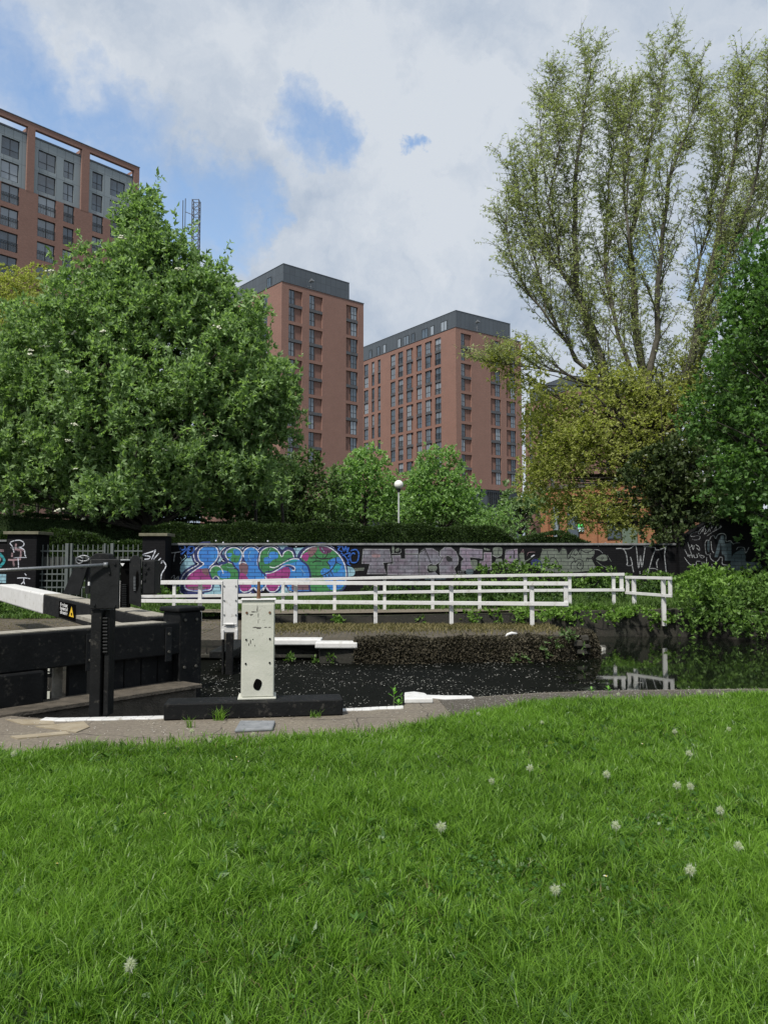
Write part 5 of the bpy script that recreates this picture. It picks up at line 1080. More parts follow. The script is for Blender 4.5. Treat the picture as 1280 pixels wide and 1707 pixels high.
# thin trunks in the shade of the large tree
for i, x in enumerate((18, 62, 88, 150, 196, 398, 428, 466)):
    D = 33+1.2*(i % 3); a = W(x, 900, D); b = W(x+rnd.uniform(-12, 12), 775, D); mb = MB(); mb.tube(branch_pts((a.x, D, 0), b, .04, 6), [.10, .09, .08, .07, .06, .05], 6)
    o = mb.build('thin_trunk', M['bark_dark'], smooth=True); tag(o, 'thin dark bare trunk in the shade under the large tree', 'tree trunk', 'thin trunks under the large tree')

# hedges
def hedge(name, label, segs, D, dep, mat, n_, leaf=(.07, .04)):
    """segs: list of (px, top y); base on the ground"""
    pts = [W(x, y, D) for x, y in segs]; root = thing(name, (sum(p.x for p in pts)/len(pts), D+dep/2, 0), label, 'hedge')
    mb = MB()
    for a, b in zip(pts, pts[1:]):
        i = len(mb.v); q = .12
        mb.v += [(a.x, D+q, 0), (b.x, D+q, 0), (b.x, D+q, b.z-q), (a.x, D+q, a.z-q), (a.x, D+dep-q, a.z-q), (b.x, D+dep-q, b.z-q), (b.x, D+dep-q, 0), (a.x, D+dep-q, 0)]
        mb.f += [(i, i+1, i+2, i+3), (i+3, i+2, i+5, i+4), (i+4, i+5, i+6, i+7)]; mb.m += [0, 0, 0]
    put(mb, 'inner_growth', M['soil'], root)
    X = np.array([p.x for p in pts]); Z_ = np.array([p.z for p in pts]); x = rg.uniform(X[0], X[-1], n_); zt = np.interp(x, X, Z_)+.05*np.sin(x*2.3)+.04*np.sin(x*5.1+1)
    top = rg.random(n_) < .38; y = np.where(top, rg.uniform(D, D+dep, n_), D+rg.uniform(0, .15, n_)+.04*np.sin(x*3)); z = np.where(top, zt-rg.random(n_)*.1, zt-rg.random(n_)**1.1*(zt-.6)*.75)
    ex = np.clip(.35-np.minimum(y-D, 9), 0, 1)*0
    c = np.stack([x, y, z], 1); d = unit(np.stack([np.zeros(n_), np.where(top, -.1, -.8), np.where(top, 1, .5)], 1)+rg.normal(size=(n_, 3))*.45)
    v, f = leaf_geo(c, d, leaf[0], leaf[1]); npmesh('foliage', v+np.array(invof(root).translation), f, M[mat], root)
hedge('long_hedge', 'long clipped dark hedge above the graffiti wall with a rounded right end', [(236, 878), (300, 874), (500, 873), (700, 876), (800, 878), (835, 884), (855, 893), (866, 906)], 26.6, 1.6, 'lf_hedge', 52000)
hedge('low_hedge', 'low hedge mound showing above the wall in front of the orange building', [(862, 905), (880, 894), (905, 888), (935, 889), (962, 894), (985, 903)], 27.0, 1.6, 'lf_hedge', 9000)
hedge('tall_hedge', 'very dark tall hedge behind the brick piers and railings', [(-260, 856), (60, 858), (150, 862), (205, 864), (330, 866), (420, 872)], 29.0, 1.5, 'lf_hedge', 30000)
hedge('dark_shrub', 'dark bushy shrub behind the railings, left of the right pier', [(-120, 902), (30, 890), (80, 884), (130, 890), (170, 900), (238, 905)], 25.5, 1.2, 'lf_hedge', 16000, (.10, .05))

# willow
Dw = 31.0
base = Vector((W(1112, 905, Dw).x, Dw, .3)); root = thing('willow_tree', base, 'very tall multi-stemmed willow with sparse olive leaves, on the right', 'tree'); iv = np.array(invof(root).translation)
stems = [([(1110, 905), (1060, 740), (1012, 640), (985, 560), (962, 480), (955, 390), (963, 270), (975, 180), (985, 95)], .34, 0),
         ([(1112, 905), (1085, 760), (1072, 640), (1056, 500), (1050, 400), (1078, 270), (1098, 180), (1110, 88)], .32, 1.2),
         ([(1118, 905), (1120, 760), (1140, 650), (1165, 520), (1195, 390), (1220, 260), (1236, 190), (1243, 135)], .30, -.8),
         ([(1020, 650), (960, 600), (920, 530), (893, 440), (872, 350), (862, 290)], .13, .5), ([(985, 640), (930, 620), (870, 610), (815, 605)], .09, -1.5), ([(1072, 700), (1095, 560), (1100, 430), (1115, 300), (1150, 200), (1162, 140)], .2, -1.5),
         ([(1140, 660), (1180, 560), (1235, 450), (1280, 330), (1310, 200)], .18, 1.5), ([(1075, 690), (1028, 560), (1005, 440), (1012, 320), (1026, 230), (1025, 170)], .14, 2.0), ([(1165, 540), (1210, 440), (1260, 300), (1275, 190), (1290, 110)], .14, -2),
         ([(965, 500), (915, 420), (890, 330), (905, 200), (930, 130)], .09, 1.0), ([(1100, 780), (1190, 700), (1270, 620), (1340, 560)], .16, 0), ([(940, 560), (880, 490), (850, 420), (842, 350)], .07, 0), ([(1050, 420), (1040, 300), (1052, 200), (1058, 150)], .08, 1.5), ([(1150, 500), (1180, 380), (1190, 270), (1195, 190)], .09, 1), ([(1000, 560), (935, 450), (915, 340), (930, 250), (940, 190)], .09, -1)]
mb = MB(); lc, ld = [], []
tw = MB()
def grow(mb, p, d, L_, r, depth):
    pts = [Vector(p)]; d = Vector(d).normalized(); n_ = 5
    for i in range(n_):
        d = (d+Vector((rnd.gauss(0, .10), rnd.gauss(0, .10), .10 if depth == 0 else -.03+rnd.gauss(0, .05)))).normalized(); pts.append(pts[-1]+d*L_/n_)
    mb.tube(pts, [r*(1-.8*i/n_) for i in range(n_+1)], 4 if r < .03 else 5, cap=False)
    return pts, d
for pts, r0, dy in stems:
    n_ = len(pts); wp = [W(x+rnd.uniform(-2, 2), y, Dw+dy*min(1, i/3)) for i, (x, y) in enumerate(pts)]
    q = []
    for i in range(n_-1):
        for t in (0, .33, .67): q.append(wp[i].lerp(wp[i+1], t)+Vector((rnd.gauss(0, .04), rnd.gauss(0, .05), 0)))
    q.append(wp[-1]); m_ = len(q); mb.tube(q, [max(.016, .72*r0*(1-i/(m_-1))**.9) for i in range(m_)], 8)
    total = sum((q[i+1]-q[i]).length for i in range(m_-1)); k = int(total*4.2)
    for j in range(k):
        t = .16+.84*(j+rnd.random())/k; i = min(m_-2, int(t*(m_-1))); p = q[i].lerp(q[i+1], t*(m_-1)-i); ax = (q[i+1]-q[i]).normalized()
        a = rnd.uniform(0, 6.28); o_ = Vector((math.cos(a), math.sin(a)*.8, 0)); L_ = (1.3+2.1*(1-t)**.6)*rnd.uniform(.6, 1.15)*(1 if r0 > .12 else .7)
        bp, bd = grow(tw, p, ax*.95+o_*.50+Vector((0, 0, .15)), L_, .028*(1.3-t), 0)
        for u in range(int(6+L_*4.5)):
            tt = .2+.8*rnd.random(); ii = min(len(bp)-2, int(tt*5)); pb_ = bp[ii].lerp(bp[ii+1], tt*5-ii); a = rnd.uniform(0, 6.28)
            tp_, td = grow(tw, pb_, bd*.6+Vector((math.cos(a), math.sin(a), -.05))*.7, rnd.uniform(.35, .95), .008, 1)
            nl = rnd.randint(9, 17)
            for _ in range(nl):
                s_ = rnd.random()*.999*5; ii = int(s_); lc.append(tp_[ii].lerp(tp_[ii+1], s_-ii)); ld.append(td*.35+Vector((rnd.gauss(0, .6), rnd.gauss(0, .6), rnd.gauss(-.3, .5))))
put(mb, 'trunk', M['bark'], root, smooth=True); put(tw, 'twigs', M['bark'], root)
lc, ld = np.array([tuple(q) for q in lc]), unit(np.array([tuple(q) for q in ld]))
v, f = leaf_geo(lc, ld, .12, .034)
print('willow leaves', len(lc))
low = [(1000, 760, 105, 95), (930, 770, 60, 90), (1060, 690, 75, 70), (960, 690, 70, 50), (900, 720, 25, 70), (985, 850, 75, 40), (1080, 780, 90, 80), (1110, 700, 55, 80), (850, 600, 32, 35, -1), (880, 655, 30, 40, -1), (830, 620, 20, 30, -1), (1140, 640, 55, 60), (890, 820, 15, 40), (1010, 640, 60, 30), (935, 855, 40, 28), (1000, 872, 50, 20), (1060, 868, 45, 24), (920, 800, 40, 50), (1040, 890, 40, 8)]
cs, ds = clumps_of(blobs_px(low, Dw, 2.6), 1, lo=.25); v3, f3 = rosettes(cs, ds, 14, .55, 6, .12, .05, up=-.3)
npmesh('upper_crown', v+iv, f, M['lf_willow_t'], root); npmesh('crown', v3+iv, f3, M['lf_willow'], root)
tw = MB()
for i in rg.permutation(len(cs))[:140]: e = Vector(cs[i]); tw.tube(branch_pts(Vector((base.x, base.y, min(e.z, rnd.uniform(4, 9)))), e, .1, 6), [.06, .05, .04, .03, .02, .008], 5, cap=False)
put(tw, 'branches', M['bark_dark'], root)
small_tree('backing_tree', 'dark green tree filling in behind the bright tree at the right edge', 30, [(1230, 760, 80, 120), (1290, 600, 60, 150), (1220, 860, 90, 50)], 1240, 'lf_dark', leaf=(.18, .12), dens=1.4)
small_tree('dark_ivy_tree', 'dark ivy-clad tree at the foot of the willow, against the rising wall', 27.5, [(1120, 850, 50, 55), (1090, 800, 45, 50), (1160, 830, 40, 50), (1130, 780, 60, 50), (1105, 885, 30, 18)], 1130, 'lf_willow_d', leaf=(.14, .10), dens=1.3, cr=.45, per=14, tr=.3, group=None)
small_tree('overhanging_tree', 'dense bright green tree leaning in from the right edge over the bank', 23.5, [(1275, 470, 50, 90), (1262, 570, 75, 90), (1240, 660, 75, 80), (1275, 740, 90, 90), (1215, 790, 48, 50), (1262, 840, 70, 40), (1330, 600, 110, 200), (1345, 850, 100, 100), (1290, 905, 22, 30, -.6), (1195, 700, 40, 50)], 1350, 'lf_right', leaf=(.13, .08), dens=1.05, cr=.6, per=14, tr=.25, nbr=70, group=None, top=(1300, 440))

# ground cover
def cover(name, label, bl, D, dens, leaf, mat, per=10, cr=.28, k=5, lo=.5, up=.5):
    cs, ds = clumps_of(blobs_px(bl, D, dens), 1, lo=lo); v, f = rosettes(cs, ds, per, cr, k, leaf[0], leaf[1], up=up); v[:, 2] = np.maximum(v[:, 2], -.36)
    return tag(npmesh(name, v, f, M[mat]), label, name.replace('_', ' '), kind='stuff')
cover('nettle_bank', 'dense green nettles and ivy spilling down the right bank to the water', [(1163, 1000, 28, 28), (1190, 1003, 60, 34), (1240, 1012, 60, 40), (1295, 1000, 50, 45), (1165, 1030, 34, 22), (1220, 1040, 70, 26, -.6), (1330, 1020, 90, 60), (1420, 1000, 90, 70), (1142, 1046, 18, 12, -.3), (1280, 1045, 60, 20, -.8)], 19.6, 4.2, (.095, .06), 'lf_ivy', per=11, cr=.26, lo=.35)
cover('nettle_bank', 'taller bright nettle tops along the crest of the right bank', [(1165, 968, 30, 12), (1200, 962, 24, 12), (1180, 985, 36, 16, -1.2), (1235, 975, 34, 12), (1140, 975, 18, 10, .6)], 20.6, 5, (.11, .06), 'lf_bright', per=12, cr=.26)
cover('wall_nettles', 'shaded nettles growing against the right part of the graffiti wall', [(800, 985, 60, 18), (900, 985, 70, 26), (990, 980, 60, 28), (1080, 985, 60, 28), (1170, 972, 60, 14), (1250, 968, 60, 16), (740, 992, 50, 10), (840, 955, 40, 14), (905, 955, 30, 10), (1330, 950, 60, 40)], 24.0, 4.5, (.10, .07), 'lf_ivy', per=10, cr=.22)
cover('bank_plants', 'low leafy weeds along the edge of the far bank between the fences', [(830, 1028, 60, 7), (900, 1027, 60, 9), (980, 1026, 60, 11), (1060, 1027, 55, 11), (1100, 1030, 25, 10), (700, 1034, 14, 5), (770, 1030, 20, 7), (640, 1037, 8, 4), (515, 1036, 9, 4), (1100, 1046, 14, 8, -.3), (560, 1038, 8, 3, -.5)], 20.1, 11, (.075, .05), 'lf_bright', per=10, cr=.13)
cover('coping_ivy', 'dark ivy trailing over the sloping coping of the rising wall', [(1120, 900, 14, 8), (1145, 888, 16, 8), (1170, 872, 18, 8), (1200, 864, 22, 7), (1240, 862, 24, 7), (1100, 905, 10, 5)], 24.75, 5, (.10, .07), 'lf_willow_d', per=11, cr=.2)
cover('bank_ivy', 'dark low ivy covering the slope between the far fence and the graffiti wall', [(x_, 990+(x_ % 7), 40, 13) for x_ in range(640, 1110, 42)]+[(x_, 1003+(x_ % 5), 36, 7, -1.3) for x_ in range(760, 1060, 50)], 23.0, 4, (.09, .065), 'lf_dark_ivy', per=11, cr=.2)
cover('left_weeds', 'patch of green weeds behind the white beam end', [(20, 1012, 50, 14), (60, 1020, 35, 9), (-60, 1010, 60, 16), (90, 1026, 14, 4)], 21.3, 2.6, (.12, .08), 'lf_ivy', per=9, cr=.2)
cover('wall_foot_weeds', 'bushy weeds at the foot of the wall left of the mural', [(258, 998, 16, 12), (285, 1000, 14, 8)], 22.5, 3.0, (.12, .07), 'lf_ivy', per=10)
fr_ = [(-.55, 14.68), (1.0, 14.85), (2.6, 14.95), (3.5, 15.1), (4.15, 15.6), (4.4, 16.4), (4.25, 17.1)]
n_ = 46000; s_ = rg.random(n_); sl = np.cumsum([0]+[math.dist(a, b) for a, b in zip(fr_, fr_[1:])]); sl /= sl[-1]
x = np.interp(s_, sl, [a[0] for a in fr_]); y = np.interp(s_, sl, [a[1] for a in fr_]); hh = rg.random(n_)
bul = .10+.07*np.sin(x*3.1)+.05*np.sin(x*7.7+1); topm = rg.random(n_) < .3
z = np.where(topm, .015+.05*rg.random(n_)*(1+.5*np.sin(x*5)), .03-.41*hh); off = np.where(topm, rg.random(n_)**1.5*(.5+.25*np.sin(x*2.3+2)), -bul*np.sin(np.clip(hh*1.5+.25, 0, 3.14))*rg.random(n_)**.4)
c = np.stack([x-off*np.where(s_ > .75, .8, 0), y+off*np.where(s_ > .75, .3, 1), z], 1); d = unit(np.stack([np.zeros(n_), np.where(topm, 0, -.5), np.where(topm, .3, -.5)], 1)+rg.normal(size=(n_, 3))*.6)
v, f = leaf_geo(c, d, .055, .03); v[:, 2] = np.maximum(v[:, 2], -.375)
tag(npmesh('withered_growth', v, f, M['lf_dead']), 'matted brown withered growth hanging over the lock island edge', 'withered growth', kind='stuff')
cover('ferns', 'green ferns rooted in the right end of the overgrown lock island', [(940, 1080, 36, 18), (870, 1092, 40, 12), (960, 1070, 18, 16)], 15.05, 1.6, (.09, .04), 'lf_dark', per=7, cr=.16, lo=.9)
cover('wall_weeds', 'small weeds rooted in the dark lock wall below the white coping', [(485, 1100, 9, 5), (527, 1103, 8, 8), (555, 1098, 10, 6), (577, 1104, 6, 8)], 14.8, 3.0, (.07, .03), 'lf_ivy', per=6, cr=.08)
# rubble stones at the island end
mb = MB()
for i in range(26):
    c = W(rnd.uniform(890, 975), rnd.uniform(1062, 1092), 15.3+rnd.random()*.4); s_ = [rnd.uniform(.06, .16), rnd.uniform(.06, .14), rnd.uniform(.04, .08)]
    j = lambda a: a*rnd.uniform(.7, 1.1)
    mb.hexa([c+Vector((x*j(s_[0]), y*j(s_[1]), z*j(s_[2]))) for x, y, z in ((-1, -1, -1), (1, -1, -1), (1, 1, -1), (-1, 1, -1), (-.8, -.8, 1), (.8, -.8, 1), (.8, .8, 1), (-.8, .8, 1))])
tag(mb.build('rubble', M['lockwall'], bevel=.02), 'loose dark rubble stones at the crumbling end of the lock island', 'rubble', kind='stuff')
mb = MB()
for i in range(7): c = G(988+i*2.5, 1078+rnd.uniform(-6, 7), WZ+.03); mb.hexa([c+Vector((x*rnd.uniform(.05, .14), y*.1, z*.03)) for x, y, z in ((-1, -1, -1), (1, -1, -1), (1, 1, -1), (-1, 1, -1), (-.7, -.8, 1), (.7, -.8, 1), (.8, .8, 1), (-.8, .8, 1))])
tag(mb.build('foam', M['petal'], bevel=.01), 'pale foam and litter caught against the tip of the lock island', 'foam', kind='stuff')

# ---------------- grass ----------------
M['grass'] = leafmat('grass_blades', (.028, .078, .008), (.195, .355, .045), .45, .36, .60, .75)
M['grass_far'] = leafmat('rough_grass', (.035, .08, .015), (.11, .19, .04), .3, .5, .7, .9)
def blades(name, label, xy, z, h, wd, mat, lean=.55, kind='stuff', dirs=None):
    n_ = len(xy); a = rg.uniform(0, 6.28, n_); b = rg.uniform(0, 6.28, n_)+.6*np.sin(xy[:, 0]*1.7)+.8*np.cos(xy[:, 1]*1.3)
    if dirs is not None: b = np.where(np.isnan(dirs), b, dirs+rg.normal(size=n_)*.3)
    L = lean*(.2+1.0*rg.random(n_)); dx, dy = np.cos(b), np.sin(b); sx, sy = np.cos(a)*wd/2, np.sin(a)*wd/2
    v = np.empty((n_, 6, 3)); x, y = xy[:, 0], xy[:, 1]
    for i, (t, wf, bf) in enumerate(((0, 1, 0), (.55, .85, .28), (1.0, .12, 1.0))):
        hz_ = h*(t-.32*t*t*L); cx, cy = x+dx*h*L*bf, y+dy*h*L*bf
        v[:, 2*i] = np.stack([cx-sx*wf, cy-sy*wf, z+hz_], 1); v[:, 2*i+1] = np.stack([cx+sx*wf, cy+sy*wf, z+hz_], 1)
    b0 = np.arange(n_)[:, None]*6; f = np.concatenate([b0+np.array([[0, 1, 3, 2]]), b0+np.array([[2, 3, 5, 4]])], 0)
    return tag(npmesh(name, v.reshape(-1, 3), f, M[mat]), label, name, kind=kind)
def hump(x, y): return .022*np.sin(x*2.3+1.1*np.sin(y*1.7))*np.sin(y*2.9+.7*np.sin(x*1.3))+.012*np.sin(x*6.1+y*2)*np.sin(y*5.3-x)
def patch(x, y): return .5+.25*np.sin(x*2.1+1.3*np.sin(y*1.4))+.25*np.sin(y*2.7+1.1*np.sin(x*1.9+.5))
pts = []
for y0, y1, dens in ((1.7, 3.2, 8500), (3.2, 4.6, 6500), (4.6, 6.4, 5000), (6.4, 9.2, 3600)):
    hw = .62*y1+.8; n_ = int(2*hw*(y1-y0)*dens); x = rg.uniform(-hw, hw, n_); y = rg.uniform(y0, y1, n_)
    lim = np.interp(x, gx, gy)+.05*np.sin(x*5)+.04*np.sin(x*13+1)+rg.normal(size=n_)*.03; k = y < lim; pts.append(np.stack([x[k], y[k]], 1))
xy = np.vstack(pts); pq = patch(xy[:, 0], xy[:, 1]); print('blades', len(xy))
h = (.03+.055*rg.random(len(xy)))*(.55+.9*pq); tall = rg.random(len(xy)) < .03; h = np.where(tall, h*1.7, h)
nt_ = 5200; ty = 1.8+7*rg.random(nt_)**.8; tx = rg.uniform(-1, 1, nt_)*(.62*ty+.8); nb_ = 26
tt = np.repeat(np.arange(nt_), nb_); rr_ = np.abs(rg.normal(size=nt_*nb_))*.022; aa_ = rg.uniform(0, 6.28, nt_*nb_); sx_ = tx[tt]+np.cos(aa_)*rr_; sy_ = ty[tt]+np.sin(aa_)*rr_
k = sy_ < np.interp(sx_, gx, gy)-.02; th_ = rg.uniform(.6, 1.5, nt_)[tt]; sd2 = aa_
xy2 = np.stack([sx_, sy_], 1)[k]; h2 = ((.045+.05*rg.random(nt_*nb_))*th_)[k]; dir2 = aa_[k]
allxy = np.vstack([xy, xy2]); allh = np.concatenate([h, h2]); dirs = np.concatenate([np.full(len(xy), np.nan), dir2])
blades('grass', 'lush bright green lawn grass filling the foreground', allxy, .004+.02+hump(allxy[:, 0], allxy[:, 1]), allh+.01, .0030+.0007*allxy[:, 1]**.9, 'grass', 1.0, dirs=dirs)
# sparse tufts and seedlings in the path edge
x = rg.uniform(-5, 6, 5200); y = np.interp(x, gx, gy)+np.abs(rg.normal(size=5200))*.16; k = y < np.interp(x, [p.x for p in edge], [p.y for p in edge])
blades('grass_tufts', 'sparse grass tufts along the ragged edge of the lawn', np.stack([x[k], y[k]], 1), .0, .03+.06*rg.random(k.sum()), .008, 'grass', .8)
def tuft(px, py, n_, r, h, name='weed_tuft', lab='thin grassy tuft'):
    g = G(px, py); xy_ = np.stack([g.x+rg.normal(size=n_)*r, g.y+rg.normal(size=n_)*r*.5], 1); o = blades(name, lab, xy_, 0, h*(.6+.6*rg.random(n_)), .006, 'grass', .7, kind=None); o['category'] = 'weed'; del_ = o; return o
tuft(365, 1201, 50, .03, .14, lab='grass tuft growing in front of the left half of the black base timber')
tuft(525, 1196, 30, .03, .09, lab='small grass tuft in front of the right half of the base timber')
tuft(318, 1213, 25, .02, .12, lab='thin weed on the path left of the tuft by the timber')
# far bank grass
x = rg.uniform(-4, 16, 90000); y = rg.uniform(20.3, 25, 90000); k = ~((x < 3.2) & (y < 21.45)) | (rg.random(90000) < .03); x, y = x[k], y[k]; z = np.array([fb(a, b) for a, b in zip(x, y)])
blades('bank_grass', 'rough green grass on the far bank between fence and wall', np.stack([x, y], 1), z, .09+.16*rg.random(len(x)), .022, 'grass_far', .7)
x = rg.uniform(-14, -3, 16000); y = rg.uniform(20.6, 24, 16000); z = np.array([fb(a, b) for a, b in zip(x, y)])
blades('bank_grass', 'rough grass at the foot of the railings on the left', np.stack([x, y], 1), z, .06+.12*rg.random(len(x)), .022, 'grass_far', .7)
x = rg.uniform(-2.6, 4, 9000); y = 18.85-np.abs(rg.normal(size=9000))*.9; k = (y > 15.3)
M['drygrass'] = leafmat('dry_grass', (.07, .07, .025), (.20, .17, .08), .3, .7, .7, .9)
blades('dry_grass', 'short yellowing grass along the paving of the lock island', np.stack([x[k], y[k]], 1), 0, .03+.07*rg.random(k.sum()), .02, 'drygrass', .8)
x = rg.uniform(-13, -3.9, 5000); y = rg.uniform(16, 20.8, 5000); blades('dry_grass', 'straw and dry stalks scattered over the bare earth on the left', np.stack([x, y], 1), .01, .01+.03*rg.random(5000), .02, 'drygrass', 5)
# clover and daisy leaves in the lawn
N_ = 30000; x = rg.uniform(-3.4, 3.6, N_); y = rg.uniform(1.8, 6.5, N_)
k = (np.exp(-(((x-.55)/.75)**2+((y-3.9)/.45)**2)) + np.exp(-(((x-1.4)/.7)**2+((y-4.4)/.5)**2)) + .8*np.exp(-(((x-1.5)/.5)**2+((y-3.2)/.3)**2)) + .7*np.exp(-(((x+1.1)/.5)**2+((y-2.7)/.3)**2)) + .02) > rg.random(N_); x, y = x[k], y[k]; n_ = len(x)
a = rg.uniform(0, 6.28, n_); cx = []; cyy = []
c = np.stack([x, y, .03+.03*rg.random(n_)], 1); vs3, fs3 = [], []
for j in range(3):
    d = unit(np.stack([np.cos(a+j*2.09), np.sin(a+j*2.09), .35+.3*rg.random(n_)], 1)); v, f = leaf_geo(c, d, .017, .018, .05); fs3.append(f+j*n_*4); vs3.append(v)
M['clover'] = leafmat('clover_leaves', (.025, .075, .012), (.07, .16, .03), .3, .4, .6, 2)
tag(npmesh('clover', np.vstack(vs3), np.vstack(fs3), M['clover']), 'dark patches of clover leaves among the lawn grass', 'clover', kind='stuff')
nr = 900; ty = 1.9+6*rg.random(nr)**.8; tx = rg.uniform(-1, 1, nr)*(.6*ty+.6); k = ty < np.interp(tx, gx, gy)-.1; tx, ty = tx[k], ty[k]; nr = len(tx); kk = 7
tt = np.repeat(np.arange(nr), kk); aa = rg.uniform(0, 6.28, nr*kk); c = np.stack([tx[tt], ty[tt], .035+hump(tx[tt], ty[tt])+.02*rg.random(nr*kk)], 1); d = unit(np.stack([np.cos(aa), np.sin(aa), .5+.5*rg.random(nr*kk)], 1)); v, f = leaf_geo(c, d, .055, .018, .2)
tag(npmesh('broad_weeds', v, f, M['clover']), 'low broad-leaved weeds scattered through the lawn', 'weeds', kind='stuff')
nr = 7000; ty = 1.8+6.5*rg.random(nr); tx = rg.uniform(-1, 1, nr)*(.62*ty+.6); k = ty < np.interp(tx, gx, gy); xy3 = np.stack([tx[k], ty[k]], 1)
blades('dead_grass', 'thin straw coloured dead blades scattered through the lawn', xy3, .03, .03+.04*rg.random(len(xy3)), .004, 'drygrass', 1.6)
# petals / flecks scattered on the path and lawn edge
N_ = 9000; x = rg.uniform(-5, 7, N_); ly = np.interp(x, gx, gy); ey_ = np.interp(x, [p.x for p in edge], [p.y for p in edge]); y = ly+(ey_-ly)*rg.random(N_); s_ = rg.uniform(.002, .007, N_); an = rg.uniform(0, 6.28, N_); k = rg.random(N_) < np.where(x > .8, 1, .3); x, y, s_, an = x[k], y[k], s_[k], an[k]; q = np.empty((len(x), 4, 3))
for j in range(4): q[:, j, 0] = x+np.cos(an+j*1.57)*s_; q[:, j, 1] = y+np.sin(an+j*1.57)*s_*1.3; q[:, j, 2] = .012+.002*rg.random(len(x))
M['fleck'] = leafmat('pale_flecks', (.16, .14, .11), (.52, .50, .46), .05, .8, .9)
tag(npmesh('fallen_petals', q.reshape(-1, 3), np.arange(len(x)*4).reshape(-1, 4), M['fleck']), 'tiny pale petals and grit scattered on the path', 'petals', kind='stuff')

# dandelion clocks
M['fluff'] = leafmat('seed_fluff', (.46, .48, .43), (.72, .73, .68), .5, .8, .8); M['stalk'] = plain('stalk', (.10, .16, .05), (.16, .20, .08), 20, .6, bmp=0); M['yellowflower'] = plain('yellow_petals', (.80, .55, .02), (.85, .65, .04), 20, .6, bmp=0); M['daisy'] = plain('daisy_petals', (.75, .75, .70), rough=.6, bmp=0)
def clock_():
    root = thing('dandelion_clock', (0, 0, 0), 'fluffy grey white dandelion clock standing in the lawn', 'dandelion', 'dandelion clocks in the lawn')
    n_ = 240; d = unit(rg.normal(size=(n_, 3))); v, f = leaf_geo(d*.004+np.array([0, 0, .12]), d, .022, .0022, .1); e = unit(rg.normal(size=(n_*2, 3))); d2 = np.repeat(d, 2, 0); v2, f2 = leaf_geo(d2*.0165+np.array([0, 0, .12])-e*.003, e, .007, .0018, .1)
    npmesh('seed_head', np.vstack([v, v2]), np.vstack([f, f2+len(v)]), M['fluff'], root)
    MB().tube([(0, 0, 0), (.004, 0, .06), (0, 0, .12)], .0022, 5).build('stalk', M['stalk'], root); return root
proto = clock_()
CL = [(24, 1256, ''), (320, 1218, ''), (350, 1234, ''), (422, 1224, ''), (797, 1190, ''), (767, 1205, ''), (903, 1205, ''), (1124, 1219, ''), (1214, 1215, ''), (883, 1280, ''), (819, 1302, ''), (1011, 1290, ''), (1128, 1309, ''), (1148, 1256, ''), (1150, 1310, ''), (735, 1378, ''), (1230, 1410, ''), (1026, 1376, ''), (925, 1483, ''), (1150, 1450, ''), (218, 1608, ''), (1200, 1350, ''), (1165, 1153, ''), (1030, 1157, '')]
for i, (px, py, _) in enumerate(CL):
    hh = rnd.uniform(.105, .135) if py > 1240 else .10; o = proto
    if i:
        o = proto.copy(); C.objects.link(o)
        for ch in proto.children: c2 = ch.copy(); C.objects.link(c2); c2.parent = o
    g = G(px, py, hh); s_ = hh/.12; o.location = (g.x, g.y, 0); s_ *= 1.0+.25*rnd.random(); o.scale = (s_*.82, s_*.82, hh/.12); o.rotation_euler = (0, 0, rnd.uniform(0, 6))
root = thing('dandelion_flower', tuple(G(918, 1242, .04).xy)+(0,), 'single bright yellow dandelion flower in the lawn', 'dandelion')
d = unit(rg.normal(size=(90, 3))*np.array([1, 1, .3])+np.array([0, 0, .35])); v, f = leaf_geo(d*.003+np.array([0, 0, .05]), d, .017, .005, .1); npmesh('flower', v, f, M['yellowflower'], root); MB().tube([(0, 0, 0), (0, 0, .05)], .002, 5).build('stalk', M['stalk'], root)
def daisy_():
    root = thing('daisy', (0, 0, 0), 'tiny white daisy in the lawn', 'daisy', 'daisies in the lawn'); a = np.linspace(0, 6.28, 15)[:-1]; d = np.stack([np.cos(a), np.sin(a), .25+0*a], 1)
    v, f = leaf_geo(unit(d)*.002+np.array([0, 0, .055]), unit(d), .010, .004, .05); npmesh('petals', v, f, M['daisy'], root); MB().disc((0, 0, .054), (0, 0, 1), .0035, .004, 8).build('flower_centre', M['yellowflower'], root); MB().tube([(0, 0, 0), (0, 0, .054)], .0012, 4).build('stalk', M['stalk'], root); return root
dp = daisy_(); i = 0
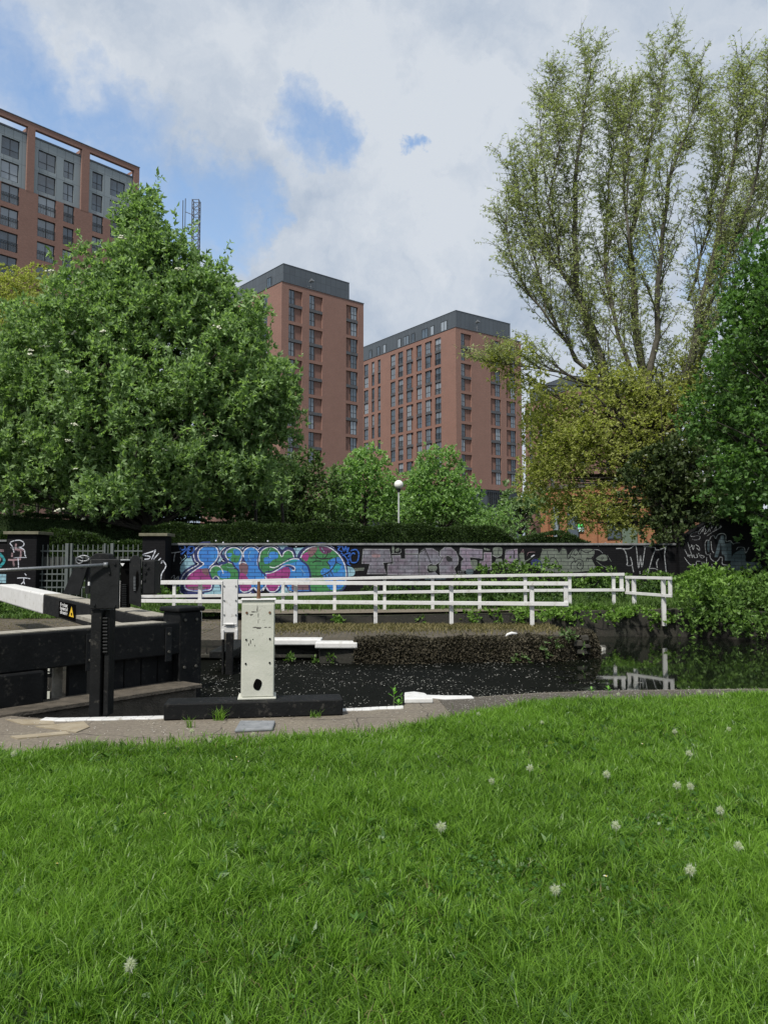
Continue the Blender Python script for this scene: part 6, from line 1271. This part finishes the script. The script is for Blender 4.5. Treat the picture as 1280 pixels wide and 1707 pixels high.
for px, py in [(386, 1268), (393, 1262), (400, 1266), (406, 1260), (411, 1270), (396, 1271), (415, 1264), (395, 1290), (472, 1293), (485, 1303), (345, 1302), (92, 1442), (150, 1382), (278, 1358), (310, 1365), (348, 1372), (228, 1503), (240, 1512), (1045, 1198), (1070, 1240), (640, 1250), (700, 1262), (760, 1340), (985, 1372), (1243, 1333), (1232, 1395), (1010, 1463), (848, 1235), (530, 1262), (600, 1300), (1180, 1230), (950, 1198)]:
    o = dp
    if i:
        o = dp.copy(); C.objects.link(o)
        for ch in dp.children: c2 = ch.copy(); C.objects.link(c2); c2.parent = o
    i += 1; g = G(px, py, .05); o.location = (g.x, g.y, 0); o.rotation_euler = (R(rnd.uniform(-5, 25)), R(rnd.uniform(-15, 15)), rnd.uniform(0, 6)); o.scale = (1.1, 1.1, 1.0)
# young leafy weeds by the coping stone
M['weed'] = leafmat('weed_leaves', (.08, .24, .02), (.14, .34, .04), .45, .4, .5)
def weed(px, py, h, nl, ls, label):
    g = G(px, py); root = thing('leafy_weed', (g.x, g.y, 0), label, 'weed'); MB().tube([(0, 0, 0), (.005, 0, h*.5), (-.005, 0, h)], [.004, .003, .002], 5).build('stem', M['stalk'], root)
    vs4, fs4 = [], []
    for j in range(nl):
        t = .35+.65*j/max(1, nl-1); a = j*2.4+.4; d = Vector((math.cos(a), math.sin(a)*.6, .45+.5*t)).normalized(); sd_ = d.cross(Vector((0, 0, 1))).normalized(); c = Vector((0, 0, h*t)); L_ = ls*(1.1-.3*t)
        k = len(vs4); prof = [(0, .02), (.25, .34), (.5, .42), (.75, .28), (1, 0)]
        for (u, w_) in prof: m0 = c+d*L_*u-Vector((0, 0, .15*L_*u*u)); vs4 += [tuple(m0+sd_*w_*L_*.6+Vector((0, 0, .06*L_*w_))), tuple(m0), tuple(m0-sd_*w_*L_*.6+Vector((0, 0, .06*L_*w_)))]
        for q_ in range(4): fs4 += [(k+q_*3, k+q_*3+1, k+q_*3+4, k+q_*3+3), (k+q_*3+1, k+q_*3+2, k+q_*3+5, k+q_*3+4)]
    npmesh('leaves', np.array(vs4), np.array(fs4), M['weed'], root, True)
weed(656, 1176, .19, 6, .085, 'bright broad-leaved young weed standing left of the white coping stone'); weed(669, 1176, .12, 9, .035, 'small feathery weed at the left corner of the white coping stone'); weed(663, 1178, .05, 5, .07, 'low broad leaf weed hugging the white coping edge'); weed(1013, 1157, .07, 5, .07, 'yellow green dock leaves on the gravel below the fence reflection')
weed(985, 1156, .05, 4, .06, 'small yellowish leaf on the gravel just left of the dock leaves')
# wildflower tops above the lawn at right
